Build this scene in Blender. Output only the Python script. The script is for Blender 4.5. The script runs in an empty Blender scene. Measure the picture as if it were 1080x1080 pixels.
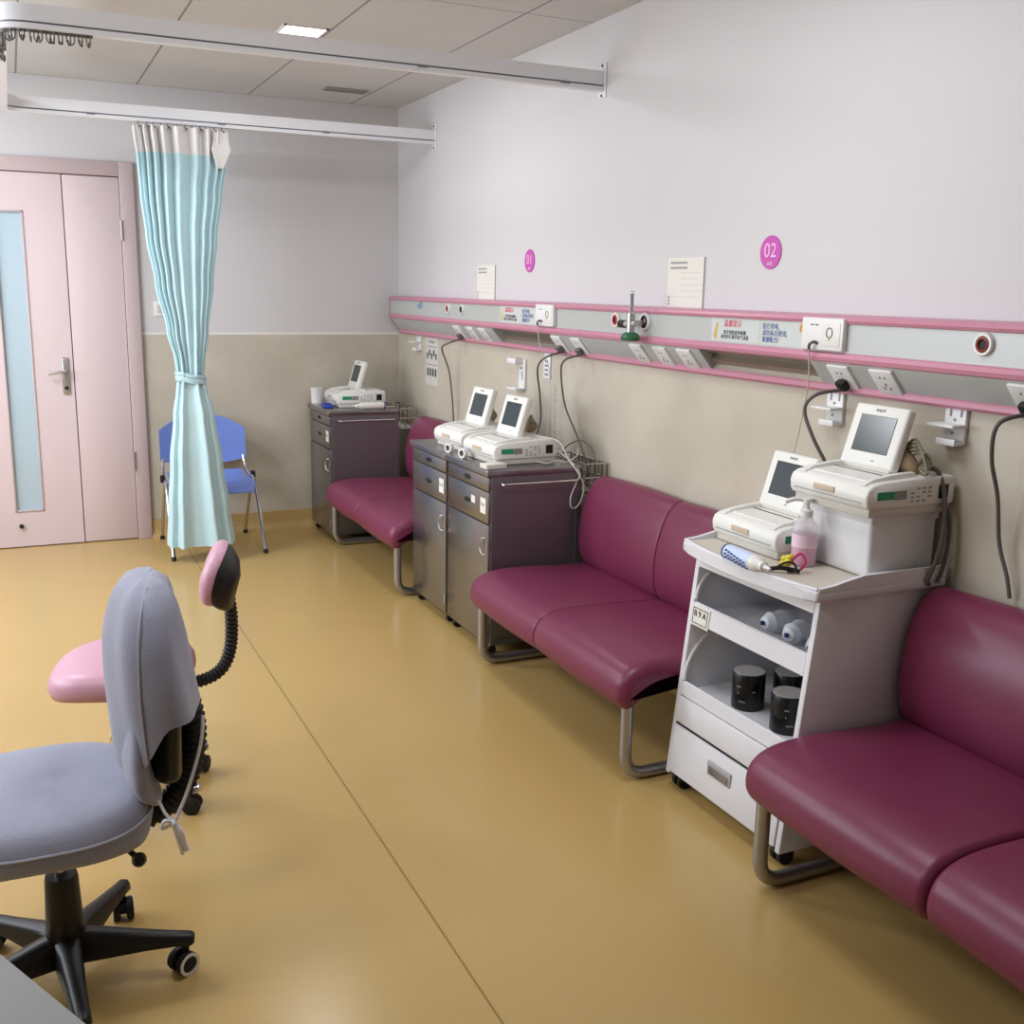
import bpy, bmesh, math, random
from mathutils import Vector, Matrix
random.seed(7)
PI = math.pi
SC = bpy.context.scene
COL = SC.collection
X, Y, Z = Vector((1, 0, 0)), Vector((0, 1, 0)), Vector((0, 0, 1))

# ------------------------------------------------------------------ camera
F_PX, YAW, PITCH, ROLL = 1111.1, .4402, .2088, .0187
cy_, sy_, cp_, sp_ = math.cos(YAW), math.sin(YAW), math.cos(PITCH), math.sin(PITCH)
fw = Vector((sy_*cp_, cy_*cp_, -sp_)); r0 = Vector((cy_, -sy_, 0)); u0 = r0.cross(fw)
cr, sr = math.cos(ROLL), math.sin(ROLL)
rt = cr*r0 + sr*u0; up = -sr*r0 + cr*u0
EYE = Vector((0, 0, 1.5))
cam = bpy.data.cameras.new('camera'); camo = bpy.data.objects.new('camera', cam); COL.objects.link(camo)
cam.sensor_width = 36; cam.lens = F_PX/1080*36; cam.clip_start = .02
camo.matrix_world = Matrix(((rt.x, up.x, -fw.x, 0), (rt.y, up.y, -fw.y, 0), (rt.z, up.z, -fw.z, 1.5), (0, 0, 0, 1)))
SC.camera = camo

def at(px, py, ax, v):
    """point of the room seen at a photo pixel, on the plane axis=v"""
    d = fw + rt*((px-540)/F_PX) - up*((py-540)/F_PX)
    return EYE + d*((v-EYE[ax])/d[ax])

# ------------------------------------------------------------------ materials
def lin(c):
    return tuple((x/255/12.92 if x/255 <= .04045 else ((x/255+.055)/1.055)**2.4) for x in c)
MATS = {}
def mat(name, rgb, rough=.5, metal=0, spec=.5, var=0, scale=8, bump=0, bscale=60, emit=0, trans=0, alpha=1, coat=0, sheen=0, ior=1.45):
    if name in MATS: return MATS[name]
    m = bpy.data.materials.new(name); m.use_nodes = True
    nt = m.node_tree; b = nt.nodes['Principled BSDF']
    c = (*lin(rgb), 1)
    b.inputs['Base Color'].default_value = c
    b.inputs['Roughness'].default_value = rough
    b.inputs['Metallic'].default_value = metal
    b.inputs['Specular IOR Level'].default_value = spec
    b.inputs['IOR'].default_value = ior
    b.inputs['Transmission Weight'].default_value = trans
    b.inputs['Alpha'].default_value = alpha
    b.inputs['Coat Weight'].default_value = coat
    b.inputs['Sheen Weight'].default_value = sheen
    if emit:
        b.inputs['Emission Color'].default_value = c; b.inputs['Emission Strength'].default_value = emit
    tc = nt.nodes.new('ShaderNodeTexCoord')
    if var:
        n = nt.nodes.new('ShaderNodeTexNoise'); n.inputs['Scale'].default_value = scale; n.inputs['Detail'].default_value = 5
        nt.links.new(tc.outputs['Object'], n.inputs['Vector'])
        r = nt.nodes.new('ShaderNodeValToRGB')
        r.color_ramp.elements[0].position = .3; r.color_ramp.elements[1].position = .7
        r.color_ramp.elements[0].color = (*[x*(1-var) for x in c[:3]], 1)
        r.color_ramp.elements[1].color = (*[min(1, x*(1+var)) for x in c[:3]], 1)
        nt.links.new(n.outputs['Fac'], r.inputs['Fac']); nt.links.new(r.outputs['Color'], b.inputs['Base Color'])
    if bump:
        n2 = nt.nodes.new('ShaderNodeTexNoise'); n2.inputs['Scale'].default_value = bscale; n2.inputs['Detail'].default_value = 4
        nt.links.new(tc.outputs['Object'], n2.inputs['Vector'])
        bp = nt.nodes.new('ShaderNodeBump'); bp.inputs['Strength'].default_value = bump; bp.inputs['Distance'].default_value = .01
        nt.links.new(n2.outputs['Fac'], bp.inputs['Height']); nt.links.new(bp.outputs['Normal'], b.inputs['Normal'])
    MATS[name] = m
    return m

def node_math(nt, op, a, b=None, c=None):
    n = nt.nodes.new('ShaderNodeMath'); n.operation = op
    for i, v in enumerate((a, b, c)):
        if v is None: continue
        if isinstance(v, (int, float)): n.inputs[i].default_value = v
        else: nt.links.new(v, n.inputs[i])
    return n.outputs[0]
def node_mix(nt, fac, a, b):
    n = nt.nodes.new('ShaderNodeMix'); n.data_type = 'RGBA'
    for s, v in (('Factor', fac), ('A', a), ('B', b)):
        inp = [i for i in n.inputs if i.name == s and (i.type == 'RGBA' if s != 'Factor' else i.type == 'VALUE')][0]
        if isinstance(v, (int, float)): inp.default_value = v
        elif isinstance(v, tuple): inp.default_value = (*v, 1)
        else: nt.links.new(v, inp)
    return [o for o in n.outputs if o.type == 'RGBA'][0]

def floor_mat():
    m = mat('vinyl_floor', (188, 152, 88), rough=.33, spec=.5)
    nt = m.node_tree; b = nt.nodes['Principled BSDF']; tc = [n for n in nt.nodes if n.type == 'TEX_COORD'][0]
    sep = nt.nodes.new('ShaderNodeSeparateXYZ'); nt.links.new(tc.outputs['Object'], sep.inputs[0])
    n1 = nt.nodes.new('ShaderNodeTexNoise'); n1.inputs['Scale'].default_value = 2.2; n1.inputs['Detail'].default_value = 6; n1.inputs['Roughness'].default_value = .6
    n2 = nt.nodes.new('ShaderNodeTexNoise'); n2.inputs['Scale'].default_value = 34; n2.inputs['Detail'].default_value = 3
    for n in (n1, n2): nt.links.new(tc.outputs['Object'], n.inputs['Vector'])
    r = nt.nodes.new('ShaderNodeValToRGB'); r.color_ramp.elements[0].position = .2; r.color_ramp.elements[1].position = .8
    r.color_ramp.elements[0].color = (*lin((185, 155, 97)), 1); r.color_ramp.elements[1].color = (*lin((189, 159, 101)), 1)
    nt.links.new(n1.outputs['Fac'], r.inputs['Fac'])
    c2 = node_mix(nt, node_math(nt, 'MULTIPLY', n2.outputs['Fac'], .14), r.outputs['Color'], lin((166, 136, 88)))
    d = node_math(nt, 'ABSOLUTE', node_math(nt, 'SUBTRACT', sep.outputs['X'], .823))
    seam = node_math(nt, 'MULTIPLY', node_math(nt, 'LESS_THAN', d, .0028), .65)
    d2 = node_math(nt, 'ABSOLUTE', node_math(nt, 'SUBTRACT', sep.outputs['X'], -1.02))
    seam2 = node_math(nt, 'MULTIPLY', node_math(nt, 'LESS_THAN', d2, .0028), .65)
    c3 = node_mix(nt, node_math(nt, 'ADD', seam, seam2), c2, lin((110, 80, 40)))
    nt.links.new(c3, b.inputs['Base Color'])
    rr = node_math(nt, 'ADD', node_math(nt, 'MULTIPLY', n1.outputs['Fac'], .03), .225)
    nt.links.new(rr, b.inputs['Roughness'])
    return m
def wall_mat(zj=1.208, joint=True):
    """painted plaster above, beige stone-pattern wall panel below a thin white joint"""
    m = mat('wall_finish' if joint else 'wall_finish_plain', (212, 209, 214), rough=.6)
    nt = m.node_tree; b = nt.nodes['Principled BSDF']; tc = [n for n in nt.nodes if n.type == 'TEX_COORD'][0]
    sep = nt.nodes.new('ShaderNodeSeparateXYZ'); nt.links.new(tc.outputs['Object'], sep.inputs[0])
    n1 = nt.nodes.new('ShaderNodeTexNoise'); n1.inputs['Scale'].default_value = 3.5; n1.inputs['Detail'].default_value = 7
    nt.links.new(tc.outputs['Object'], n1.inputs['Vector'])
    r = nt.nodes.new('ShaderNodeValToRGB'); r.color_ramp.elements[0].position = .35; r.color_ramp.elements[1].position = .66
    r.color_ramp.elements[0].color = (*lin((188, 180, 165)), 1); r.color_ramp.elements[1].color = (*lin((200, 192, 177)), 1)
    nt.links.new(n1.outputs['Fac'], r.inputs['Fac'])
    up_ = node_math(nt, 'GREATER_THAN', sep.outputs['Z'], zj)
    c = node_mix(nt, up_, r.outputs['Color'], lin((209, 207, 209)))
    j = node_math(nt, 'LESS_THAN', node_math(nt, 'ABSOLUTE', node_math(nt, 'SUBTRACT', sep.outputs['Z'], zj)), .006 if joint else -1)
    c = node_mix(nt, j, c, lin((232, 230, 226)))
    nt.links.new(c, b.inputs['Base Color'])
    nt.links.new(node_math(nt, 'ADD', node_math(nt, 'MULTIPLY', up_, .25), .35), b.inputs['Roughness'])
    return m
def ceiling_mat():
    m = mat('ceiling_tiles', (176, 172, 168), rough=.8)
    nt = m.node_tree; b = nt.nodes['Principled BSDF']; tc = [n for n in nt.nodes if n.type == 'TEX_COORD'][0]
    sep = nt.nodes.new('ShaderNodeSeparateXYZ'); nt.links.new(tc.outputs['Object'], sep.inputs[0])
    def lines(o, off, per, w):
        f = node_math(nt, 'FRACT', node_math(nt, 'DIVIDE', node_math(nt, 'SUBTRACT', o, off-w/2+100*per*0), per))
        return node_math(nt, 'LESS_THAN', f, w/per)
    lx = lines(sep.outputs['X'], .108-6.06, .606, .010)
    ly = lines(sep.outputs['Y'], 4.045-12.12, 1.212, .008)
    # last strip joint next to the wall
    l = node_math(nt, 'MAXIMUM', lx, ly)
    n1 = nt.nodes.new('ShaderNodeTexNoise'); n1.inputs['Scale'].default_value = 2
    nt.links.new(tc.outputs['Object'], n1.inputs['Vector'])
    base = node_mix(nt, n1.outputs['Fac'], lin((200, 198, 196)), lin((206, 204, 202)))
    nt.links.new(node_mix(nt, node_math(nt, 'MULTIPLY', l, .7), base, lin((96, 92, 90))), b.inputs['Base Color'])
    return m

WHITE = mat('white_plastic', (226, 224, 218), .38, var=.015, scale=6)
CREAM = mat('cream_plastic', (231, 230, 225), .4, var=.02, scale=6)
CREAM2 = mat('warm_grey_plastic', (208, 204, 195), .45)
SWHITE = mat('socket_white', (228, 228, 228), .35)
CARTW = mat('cart_white', (222, 222, 228), .32, var=.015, scale=4)
CARTTOP = mat('cart_top_beige', (206, 198, 186), .45, var=.03, scale=9)
DARK = mat('dark_gap', (28, 28, 30), .6)
BLACK = mat('black_plastic', (16, 16, 18), .42)
BLACKG = mat('black_rubber', (20, 20, 22), .6)
SCREEN = mat('grey_display', (60, 68, 72), .18)
LENSG = mat('display_glass_bezel', (40, 44, 48), .25)
STEEL = mat('stainless_steel', (150, 148, 150), .27, metal=.9, var=.05, scale=5)
STEELD = mat('stainless_steel_side', (140, 138, 142), .38, metal=.8, var=.06, scale=3)
CHROME = mat('chrome', (205, 205, 208), .15, metal=1)
ALU = mat('satin_aluminium_tube', (168, 168, 172), .33, metal=.85)
RAILM = mat('white_powder_coated_rail', (230, 231, 236), .35)
RAILG = mat('rail_groove_grey', (120, 122, 130), .5)
PANELM = mat('trunking_grey', (184, 188, 186), .38, metal=.15)
PINK = mat('pink_trim', (196, 132, 154), .35)
SOFA = mat('burgundy_vinyl', (116, 44, 74), .36, var=.05, scale=5, bump=.05, bscale=220)
GREYC = mat('blue_grey_fabric', (148, 150, 170), .9, var=.06, scale=9, bump=.25, bscale=300, sheen=.3)
PIPING = mat('grey_piping', (164, 164, 176), .8)
PINKV = mat('pink_vinyl', (202, 154, 174), .4, var=.03, scale=10)
TIEM = mat('white_cotton_tape', (224, 224, 234), .8)
BLUEP = mat('blue_plastic', (116, 140, 210), .3, var=.03, scale=5)
CURT = mat('pale_aqua_cloth', (190, 220, 228), .85, var=.03, scale=6, sheen=.2)
CURTH = mat('off_white_mesh_cloth', (226, 224, 224), .9, var=.04, scale=40)
DOORM = mat('pale_pink_door_laminate', (214, 196, 200), .42, var=.01, scale=3)
FRAMEM = mat('pink_grey_door_frame', (196, 178, 180), .45)
FROST = mat('frosted_glass', (176, 196, 208), .35, spec=.6)
COVE = mat('cove_base_vinyl', (190, 158, 104), .36, var=.03, scale=5)
PAPER = mat('paper', (226, 224, 216), .8)
PAPERL = mat('paper_print_grey', (150, 148, 146), .8)
INK = mat('black_print', (34, 34, 40), .7)
REDINK = mat('red_print', (204, 48, 84), .7)
BLUEINK = mat('blue_print', (62, 84, 150), .7)
STICK = mat('sticker_grey', (198, 204, 202), .5)
MAG = mat('magenta_disc', (196, 82, 176), .45)
MAGL = mat('pale_pink_print', (240, 196, 232), .5)
GREEN = mat('green_label', (38, 150, 104), .5)
DGREEN = mat('green_plastic', (40, 98, 66), .4)
GREYL = mat('grey_label', (140, 142, 144), .5)
RED = mat('red_plastic', (176, 52, 58), .4)
COPPER = mat('brown_red_plastic', (132, 66, 56), .4)
CORD = mat('grey_cord', (96, 92, 90), .5)
CORDL = mat('beige_cord', (196, 184, 166), .5)
CORDW = mat('white_cord', (216, 212, 208), .45)
BROWN = mat('tan_belt_cloth', (150, 128, 100), .85, var=.15, scale=60)
DESKM = mat('grey_desk_laminate', (140, 142, 142), .45, var=.02)
BLUELAB = mat('light_blue_label', (196, 210, 236), .5)
CLEARP = mat('clear_plastic', (244, 236, 244), .12, alpha=.42)
PLBAG = mat('translucent_bag_plastic', (226, 229, 236), .3, alpha=.92)
GLASS = mat('clear_tube', (235, 240, 240), .05, trans=.9)
PINKLIQ = mat('pink_liquid', (232, 120, 172), .25)
YEL = mat('yellow_plastic', (222, 204, 60), .4)
BLUEC = mat('blue_clip', (52, 74, 176), .4)
NAVY = mat('navy_dot', (40, 50, 110), .5)
CANTOP = mat('grey_card_lid', (176, 174, 172), .6)
STAIN = mat('handle_zinc', (190, 188, 186), .3, metal=.8)
PULL = mat('pull_silver', (176, 178, 180), .4, metal=.35)
LAMP = mat('lamp_panel', (255, 252, 245), .5, emit=1)

# ------------------------------------------------------------------ geometry helpers
def BM(): return bmesh.new()
def box(bm, lo, hi, bev=0, seg=2, M=None):
    lo, hi = Vector(lo), Vector(hi)
    r = bmesh.ops.create_cube(bm, size=1)
    vs = r['verts']; c = (lo+hi)/2; s = hi-lo
    for v in vs: v.co = Vector((v.co.x*s.x, v.co.y*s.y, v.co.z*s.z))+c
    if bev:
        es = list({e for v in vs for e in v.link_edges})
        rb = bmesh.ops.bevel(bm, geom=es, offset=bev, segments=seg, affect='EDGES', profile=.5)
        vs = list({v for f in rb['faces'] for v in f.verts} | {v for v in vs if v.is_valid})
    if M is not None:
        for v in vs: v.co = M @ v.co
    return vs
def spline(pts, n=8, closed=False):
    pts = [Vector(p) for p in pts]; out = []
    N = len(pts); rng = N if closed else N-1
    for i in range(rng):
        if closed: a, b, c, d = pts[(i-1) % N], pts[i], pts[(i+1) % N], pts[(i+2) % N]
        else: a, b, c, d = pts[max(i-1, 0)], pts[i], pts[i+1], pts[min(i+2, N-1)]
        for k in range(n):
            t = k/n
            out.append(.5*((2*b)+(c-a)*t+(2*a-5*b+4*c-d)*t*t+(3*b-a-3*c+d)*t**3))
    if not closed: out.append(pts[-1])
    return out
def tube(bm, pts, r, seg=8, cap=True, ratio=1):
    pts = [Vector(p) for p in pts]; rings = []
    prev = None
    for i, p in enumerate(pts):
        t = (pts[min(i+1, len(pts)-1)]-pts[max(i-1, 0)]).normalized()
        if prev is None:
            a = Z if abs(t.z) < .9 else X
            n = t.cross(a).normalized()
        else:
            n = (prev - t*prev.dot(t)).normalized()
        prev = n; b = t.cross(n)
        rr = r[i] if isinstance(r, (list, tuple)) else r
        rings.append([bm.verts.new(p+rr*(math.cos(2*PI*k/seg)*n+ratio*math.sin(2*PI*k/seg)*b)) for k in range(seg)])
    for a, b in zip(rings, rings[1:]):
        for k in range(seg): bm.faces.new((a[k], a[(k+1) % seg], b[(k+1) % seg], b[k]))
    if cap:
        bm.faces.new(rings[0][::-1]); bm.faces.new(rings[-1])
def bend(pts, rad, n=6):
    """polyline with its corners rounded"""
    pts = [Vector(p) for p in pts]; out = [pts[0]]
    for i in range(1, len(pts)-1):
        a, b, c = pts[i-1], pts[i], pts[i+1]
        p0 = b+(a-b).normalized()*rad; p1 = b+(c-b).normalized()*rad
        for k in range(n+1):
            t = k/n; out.append((1-t)**2*p0+2*t*(1-t)*b+t*t*p1)
    out.append(pts[-1]); return out
def lathe(bm, prof, seg=24, M=None, cap=True):
    """prof: (radius, height) pairs around local z"""
    rings = []
    for r, h in prof:
        rings.append([bm.verts.new(Vector((r*math.cos(2*PI*k/seg), r*math.sin(2*PI*k/seg), h))) for k in range(seg)])
    for a, b in zip(rings, rings[1:]):
        for k in range(seg): bm.faces.new((a[k], a[(k+1) % seg], b[(k+1) % seg], b[k]))
    if cap:
        bm.faces.new(rings[0][::-1]); bm.faces.new(rings[-1])
    vs = [v for r in rings for v in r]
    if M is not None:
        for v in vs: v.co = M @ v.co
    return vs
def cyl(bm, a, b, r, seg=16): tube(bm, [a, b], r, seg)
def prism(bm, poly, lo, hi, axis='y', bev=0):
    """poly of 2-D points extruded along an axis; y: (x,z), x: (y,z), z: (x,y)"""
    def mk(p, h):
        if axis == 'y': return Vector((p[0], h, p[1]))
        if axis == 'x': return Vector((h, p[0], p[1]))
        return Vector((p[0], p[1], h))
    a = [bm.verts.new(mk(p, lo)) for p in poly]; b = [bm.verts.new(mk(p, hi)) for p in poly]
    n = len(poly); fs = [bm.faces.new(a), bm.faces.new(b[::-1])]
    for k in range(n): fs.append(bm.faces.new((a[k], b[k], b[(k+1) % n], a[(k+1) % n])))
    if bev:
        es = list({e for f in fs for e in f.edges})
        bmesh.ops.bevel(bm, geom=es, offset=bev, segments=2, affect='EDGES', profile=.5)
def loft(bm, rings, cap=True, closed=True):
    R = [[bm.verts.new(Vector(p)) for p in r] for r in rings]
    for a, b in zip(R, R[1:]):
        n = len(a)
        for k in range(n if closed else n-1): bm.faces.new((a[k], a[(k+1) % n], b[(k+1) % n], b[k]))
    if cap and closed:
        bm.faces.new(R[0][::-1]); bm.faces.new(R[-1])
def frame_m(right, upv, pos):
    n = Vector(right).cross(Vector(upv)); r, u = Vector(right), Vector(upv)
    return Matrix(((r.x, u.x, n.x, pos[0]), (r.y, u.y, n.y, pos[1]), (r.z, u.z, n.z, pos[2]), (0, 0, 0, 1)))

def obj(name, bm, m, parent=None, angle=35, smooth=True, loc=None):
    me = bpy.data.meshes.new(name)
    bmesh.ops.recalc_face_normals(bm, faces=bm.faces[:])
    bm.to_mesh(me); bm.free()
    me.materials.append(m)
    if smooth:
        me.shade_smooth(); me.set_sharp_from_angle(angle=math.radians(angle))
    o = bpy.data.objects.new(name, me); COL.objects.link(o)
    if loc is not None: o.location = loc
    if parent: o.parent = parent
    return o
def tag(o, label, cat, group=None, kind=None):
    o['label'] = label; o['category'] = cat
    if group: o['group'] = group
    if kind: o['kind'] = kind
    return o
def thing(name, label, cat, loc=(0, 0, 0), rotz=0, group=None):
    o = bpy.data.objects.new(name, None); o.empty_display_size = .05; COL.objects.link(o)
    o.location = loc; o.rotation_euler = (0, 0, rotz)
    return tag(o, label, cat, group)
def struct(name, bm, m, parent=None, **k):
    o = obj(name, bm, m, parent, **k)
    if parent is None: o['kind'] = 'structure'
    return o
def dup(root, loc, rotz, label, group=None):
    r = root.copy(); COL.objects.link(r); r.location = loc; r.rotation_euler = (0, 0, rotz); r['label'] = label
    if group: r['group'] = group
    for ch in list(root.children):
        c = ch.copy(); COL.objects.link(c); c.parent = r
        for g in list(ch.children):
            d = g.copy(); COL.objects.link(d); d.parent = c
    return r
def text(name, s, size, m, parent, pos, right=(0, -1, 0), upv=(0, 0, 1), align='LEFT', sx=1.0, ext=.0004):
    cu = bpy.data.curves.new(name, 'FONT'); cu.body = s; cu.size = size; cu.align_x = align; cu.align_y = 'CENTER'
    cu.extrude = ext; cu.resolution_u = 3
    t = bpy.data.objects.new(name, cu); COL.objects.link(t)
    bpy.context.view_layer.update()
    dg = bpy.context.evaluated_depsgraph_get()
    me = bpy.data.meshes.new_from_object(t.evaluated_get(dg)); me.name = name
    bpy.data.objects.remove(t); bpy.data.curves.remove(cu)
    me.materials.clear(); me.materials.append(m)
    me.transform(frame_m(right, upv, pos) @ Matrix.Diagonal((sx, 1, 1, 1)))
    o = bpy.data.objects.new(name, me); COL.objects.link(o)
    if parent: o.parent = parent
    return o

# ------------------------------------------------------------------ room shell
W, D, H = 2.232, 6.485, 2.565
XL, YF = -1.75, -1.6
WM = wall_mat()
b = BM(); box(b, (XL-.1, YF-.1, -.1), (W+.12, D+.12, 0)); struct('floor', b, floor_mat())
b = BM(); box(b, (XL-.1, YF-.1, H), (W+.12, D+.12, H+.1)); struct('ceiling', b, ceiling_mat())
b = BM(); box(b, (W, YF-.1, 0), (W+.12, D+.12, H)); struct('wall_right', b, wall_mat(1.228, False))
b = BM(); box(b, (-1.55+.0, D, 0), (-.80, D+.12, H)) if False else None
DX0, DX1, DZ = -.70, .67, 2.148
box(b, (XL-.1, D, 0), (DX0, D+.12, H)); box(b, (DX1, D, 0), (W, D+.12, H)); box(b, (DX0, D, DZ), (DX1, D+.12, H))
struct('wall_back', b, WM)
# left wall; unseen window opening added to light the room from the left
b = BM(); wy0, wy1, wz0, wz1 = 2.9, 5.9, .95, 2.25
box(b, (XL-.12, YF, 0), (XL, wy0, H)); box(b, (XL-.12, wy1, 0), (XL, D, H))
box(b, (XL-.12, wy0, 0), (XL, wy1, wz0)); box(b, (XL-.12, wy0, wz1), (XL, wy1, H))
struct('wall_left', b, WM)
b = BM()
for y in (wy0, (wy0+wy1)/2-.02, wy1-.04): box(b, (XL-.09, y, wz0), (XL-.03, y+.04, wz1))
for z in (wz0, wz1-.04): box(b, (XL-.085, wy0, z), (XL-.035, wy1, z+.04))
struct('added_window_1', b, RAILM)
b = BM(); box(b, (XL, YF-.12, 0), (W, YF, H)); struct('wall_front', b, WM)
# coved base of the same vinyl
def cove(name, poly, lo, hi, ax):
    b = BM(); prism(b, poly, lo, hi, ax); struct(name, b, COVE)
cove('baseboard_back', [(D-.001, 0), (D-.05, 0), (D-.046, .003), (D-.024, .010), (D-.011, .026), (D-.006, .05), (D-.005, .108), (D-.001, .110)], DX1, W-.001, 'x')
cove('baseboard_right', [(W-.001, 0), (W-.05, 0), (W-.046, .003), (W-.024, .010), (W-.011, .026), (W-.006, .05), (W-.005, .108), (W-.001, .110)], YF, D-.05, 'y')

# ------------------------------------------------------------------ double door
b = BM(); box(b, (DX0, D+.01, 0), (DX1, D+.06, DZ)) if False else None
# frame
box(b, (.592, D-.022, 0), (DX1, D+.10, DZ), .004); box(b, (DX0, D-.022, 0), (DX0+.07, D+.10, DZ), .004)
box(b, (DX0+.07, D-.0215, 2.07), (.592, D+.10, DZ), .004)
door = struct('door_1', b, FRAMEM)
def leaf(x0, x1, hole=None):
    b = BM(); y0, y1 = D-.006, D+.034
    if hole:
        hx0, hx1, hz0, hz1 = hole
        box(b, (x0, y0, .006), (hx0, y1, 2.065)); box(b, (hx1, y0, .006), (x1, y1, 2.065))
        box(b, (hx0, y0, .006), (hx1, y1, hz0)); box(b, (hx0, y0, hz1), (hx1, y1, 2.065))
    else: box(b, (x0, y0, .006), (x1, y1, 2.065), .002)
    return b
hole = (-.055, .084, .215, 1.86)
struct('door_leaf', leaf(-.628, .293, hole), DOORM, door)
struct('door_leaf', leaf(.2985, .589), DOORM, door)
b = BM(); box(b, (-.055, D+.008, .215), (.084, D+.016, 1.86)); struct('glass_panel', b, FROST, door)
b = BM()
for lo, hi in (((-.061, D-.012, .209), (-.053, D-.004, 1.866)), ((.082, D-.012, .209), (.090, D-.004, 1.866)), ((-.061, D-.012, .209), (.09, D-.004, .217)), ((-.061, D-.012, 1.858), (.09, D-.004, 1.866))): box(b, lo, hi, .001)
struct('glazing_bead', b, FRAMEM, door)
b = BM(); box(b, (.233, D-.014, .868), (.271, D-.005, 1.075), .008, 3); hp = struct('handle_plate', b, STAIN, door)
b = BM(); cyl(b, (.252, D-.01, 1.0), (.252, D-.05, 1.0), .011)
tube(b, bend([(.252, D-.05, 1.0), (.215, D-.052, .998), (.16, D-.048, .985)], .015), .0075, 10); struct('door_lever', b, STAIN, hp)
b = BM(); cyl(b, (.252, D-.013, .905), (.252, D-.019, .905), .011); struct('lock_cylinder', b, DARK, hp)
b = BM(); cyl(b, (-.035, D-.006, .125), (-.035, D-.022, .125), .012); struct('door_stopper', b, DARK, door)
for z in (1.78, .47):
    b = BM(); cyl(b, (.5905, D-.026, z-.055), (.5905, D-.026, z+.055), .0065, 10); box(b, (.585, D-.024, z-.05), (.597, D-.018, z+.05)); struct('hinge', b, STAIN, door)
# corridor behind the door leaves (seals the opening)
b = BM(); box(b, (DX0-.1, D+.13, 0), (DX1+.1, D+.16, DZ+.1)); struct('wall_corridor', b, WM)

# switch behind the curtain
t = thing('light_switch', 'white light switch plate half hidden by the curtain on the back wall', 'switch', (.79, D, 1.35))
b = BM(); box(b, (-.043, -.009, -.043), (.043, 0, .043), .003); obj('switch_plate', b, SWHITE, t)
b = BM(); box(b, (-.03, -.012, -.022), (-.002, -.009, .022), .001); obj('rocker', b, CREAM2, t)
b = BM(); box(b, (.002, -.012, -.022), (.03, -.009, .022), .001); obj('rocker', b, CREAM2, t)

# ------------------------------------------------------------------ ceiling items
t = thing('ceiling_light', 'bright white recessed light panel in the grey tiled ceiling', 'light', (1.212, 4.84, H))
b = BM(); 
for lo, hi in (((-.095, -.155, -.006), (-.085, .155, 0)), ((.085, -.155, -.006), (.095, .155, 0)), ((-.095, -.155, -.006), (.095, -.145, 0)), ((-.095, .145, -.006), (.095, .155, 0))): box(b, lo, hi)
obj('light_frame', b, SWHITE, t)
b = BM(); box(b, (-.085, -.145, -.004), (.085, .145, -.001)); lp = obj('diffuser', b, mat('lamp_diffuser', (255, 252, 246), .5, emit=6), t)
t = thing('ceiling_vent', 'small grey slotted vent in the ceiling near the far corner', 'vent', (1.77, 6.03, H))
b = BM(); 
for lo, hi in (((-.12, -.05, -.008), (-.11, .05, 0)), ((.11, -.05, -.008), (.12, .05, 0)), ((-.11, -.05, -.008), (.11, -.04, 0)), ((-.11, .04, -.008), (.11, .05, 0))): box(b, lo, hi)
obj('vent_frame', b, mat('vent_grey', (150, 146, 142), .6), t)
b = BM(); box(b, (-.11, -.04, -.002), (.11, .04, -.0005)); obj('vent_backing', b, mat('vent_dark', (96, 92, 90), .7), t)
b = BM()
for k in range(5): box(b, (-.11, -.032+k*.015, -.006), (.11, -.026+k*.015, -.002))
obj('vent_slats', b, mat('vent_grey', (150, 146, 142), .6), t)

# curtain track: out from the wall, round a corner, along the room, round again and back to the wall
track = thing('curtain_track', 'white aluminium U-shaped curtain track hung below the ceiling, both ends on the right wall', 'curtain track', (0, 0, 0))
YN, YFAR, XC = 3.95, 5.85, .032
path = bend([(W-.004, YN, 0), (XC, YN, 0), (XC, YFAR, 0), (W-.004, YFAR, 0)], .085, 10)
def sweep(prof, b):
    rings = []
    for i, p in enumerate(path):
        tt = (path[min(i+1, len(path)-1)]-path[max(i-1, 0)]).normalized()
        n = Vector((-tt.y, tt.x, 0))      # left of travel
        rings.append([p+n*q[0]+Z*q[1] for q in prof])
    loft(b, rings)
b = BM(); sweep([(-.014, 2.310), (-.014, 2.362), (.014, 2.362), (.014, 2.310)], b); obj('rail_body', b, RAILM, track)
b = BM(); sweep([(-.008, 2.303), (-.008, 2.310), (.008, 2.310), (.008, 2.303)], b); obj('rail_groove', b, RAILG, track)
b = BM(); sweep([(-.018, 2.286), (-.018, 2.303), (.018, 2.303), (.018, 2.286)], b); obj('rail_lip', b, RAILM, track)
for yy in (YN, YFAR):
    b = BM(); box(b, (W-.005, yy-.03, 2.262), (W, yy+.03, 2.392), .002); pl_ = obj('mounting_plate', b, RAILM, track)
    b = BM(); cyl(b, (W-.009, yy, 2.385), (W-.004, yy, 2.385), .005, 8); obj('screw', b, DARK, pl_); b = BM(); cyl(b, (W-.009, yy, 2.27), (W-.004, yy, 2.27), .005, 8); obj('screw', b, DARK, pl_)
for (x, yy) in ((1.45, YN), (2.05, YN), (.42, YFAR), (1.05, YFAR), (1.6, YFAR)):
    b = BM(); box(b, (x-.02, yy-.022, 2.299), (x+.02, yy-.017, 2.307), .001); obj('rail_clip', b, RAILG, track)
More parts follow.
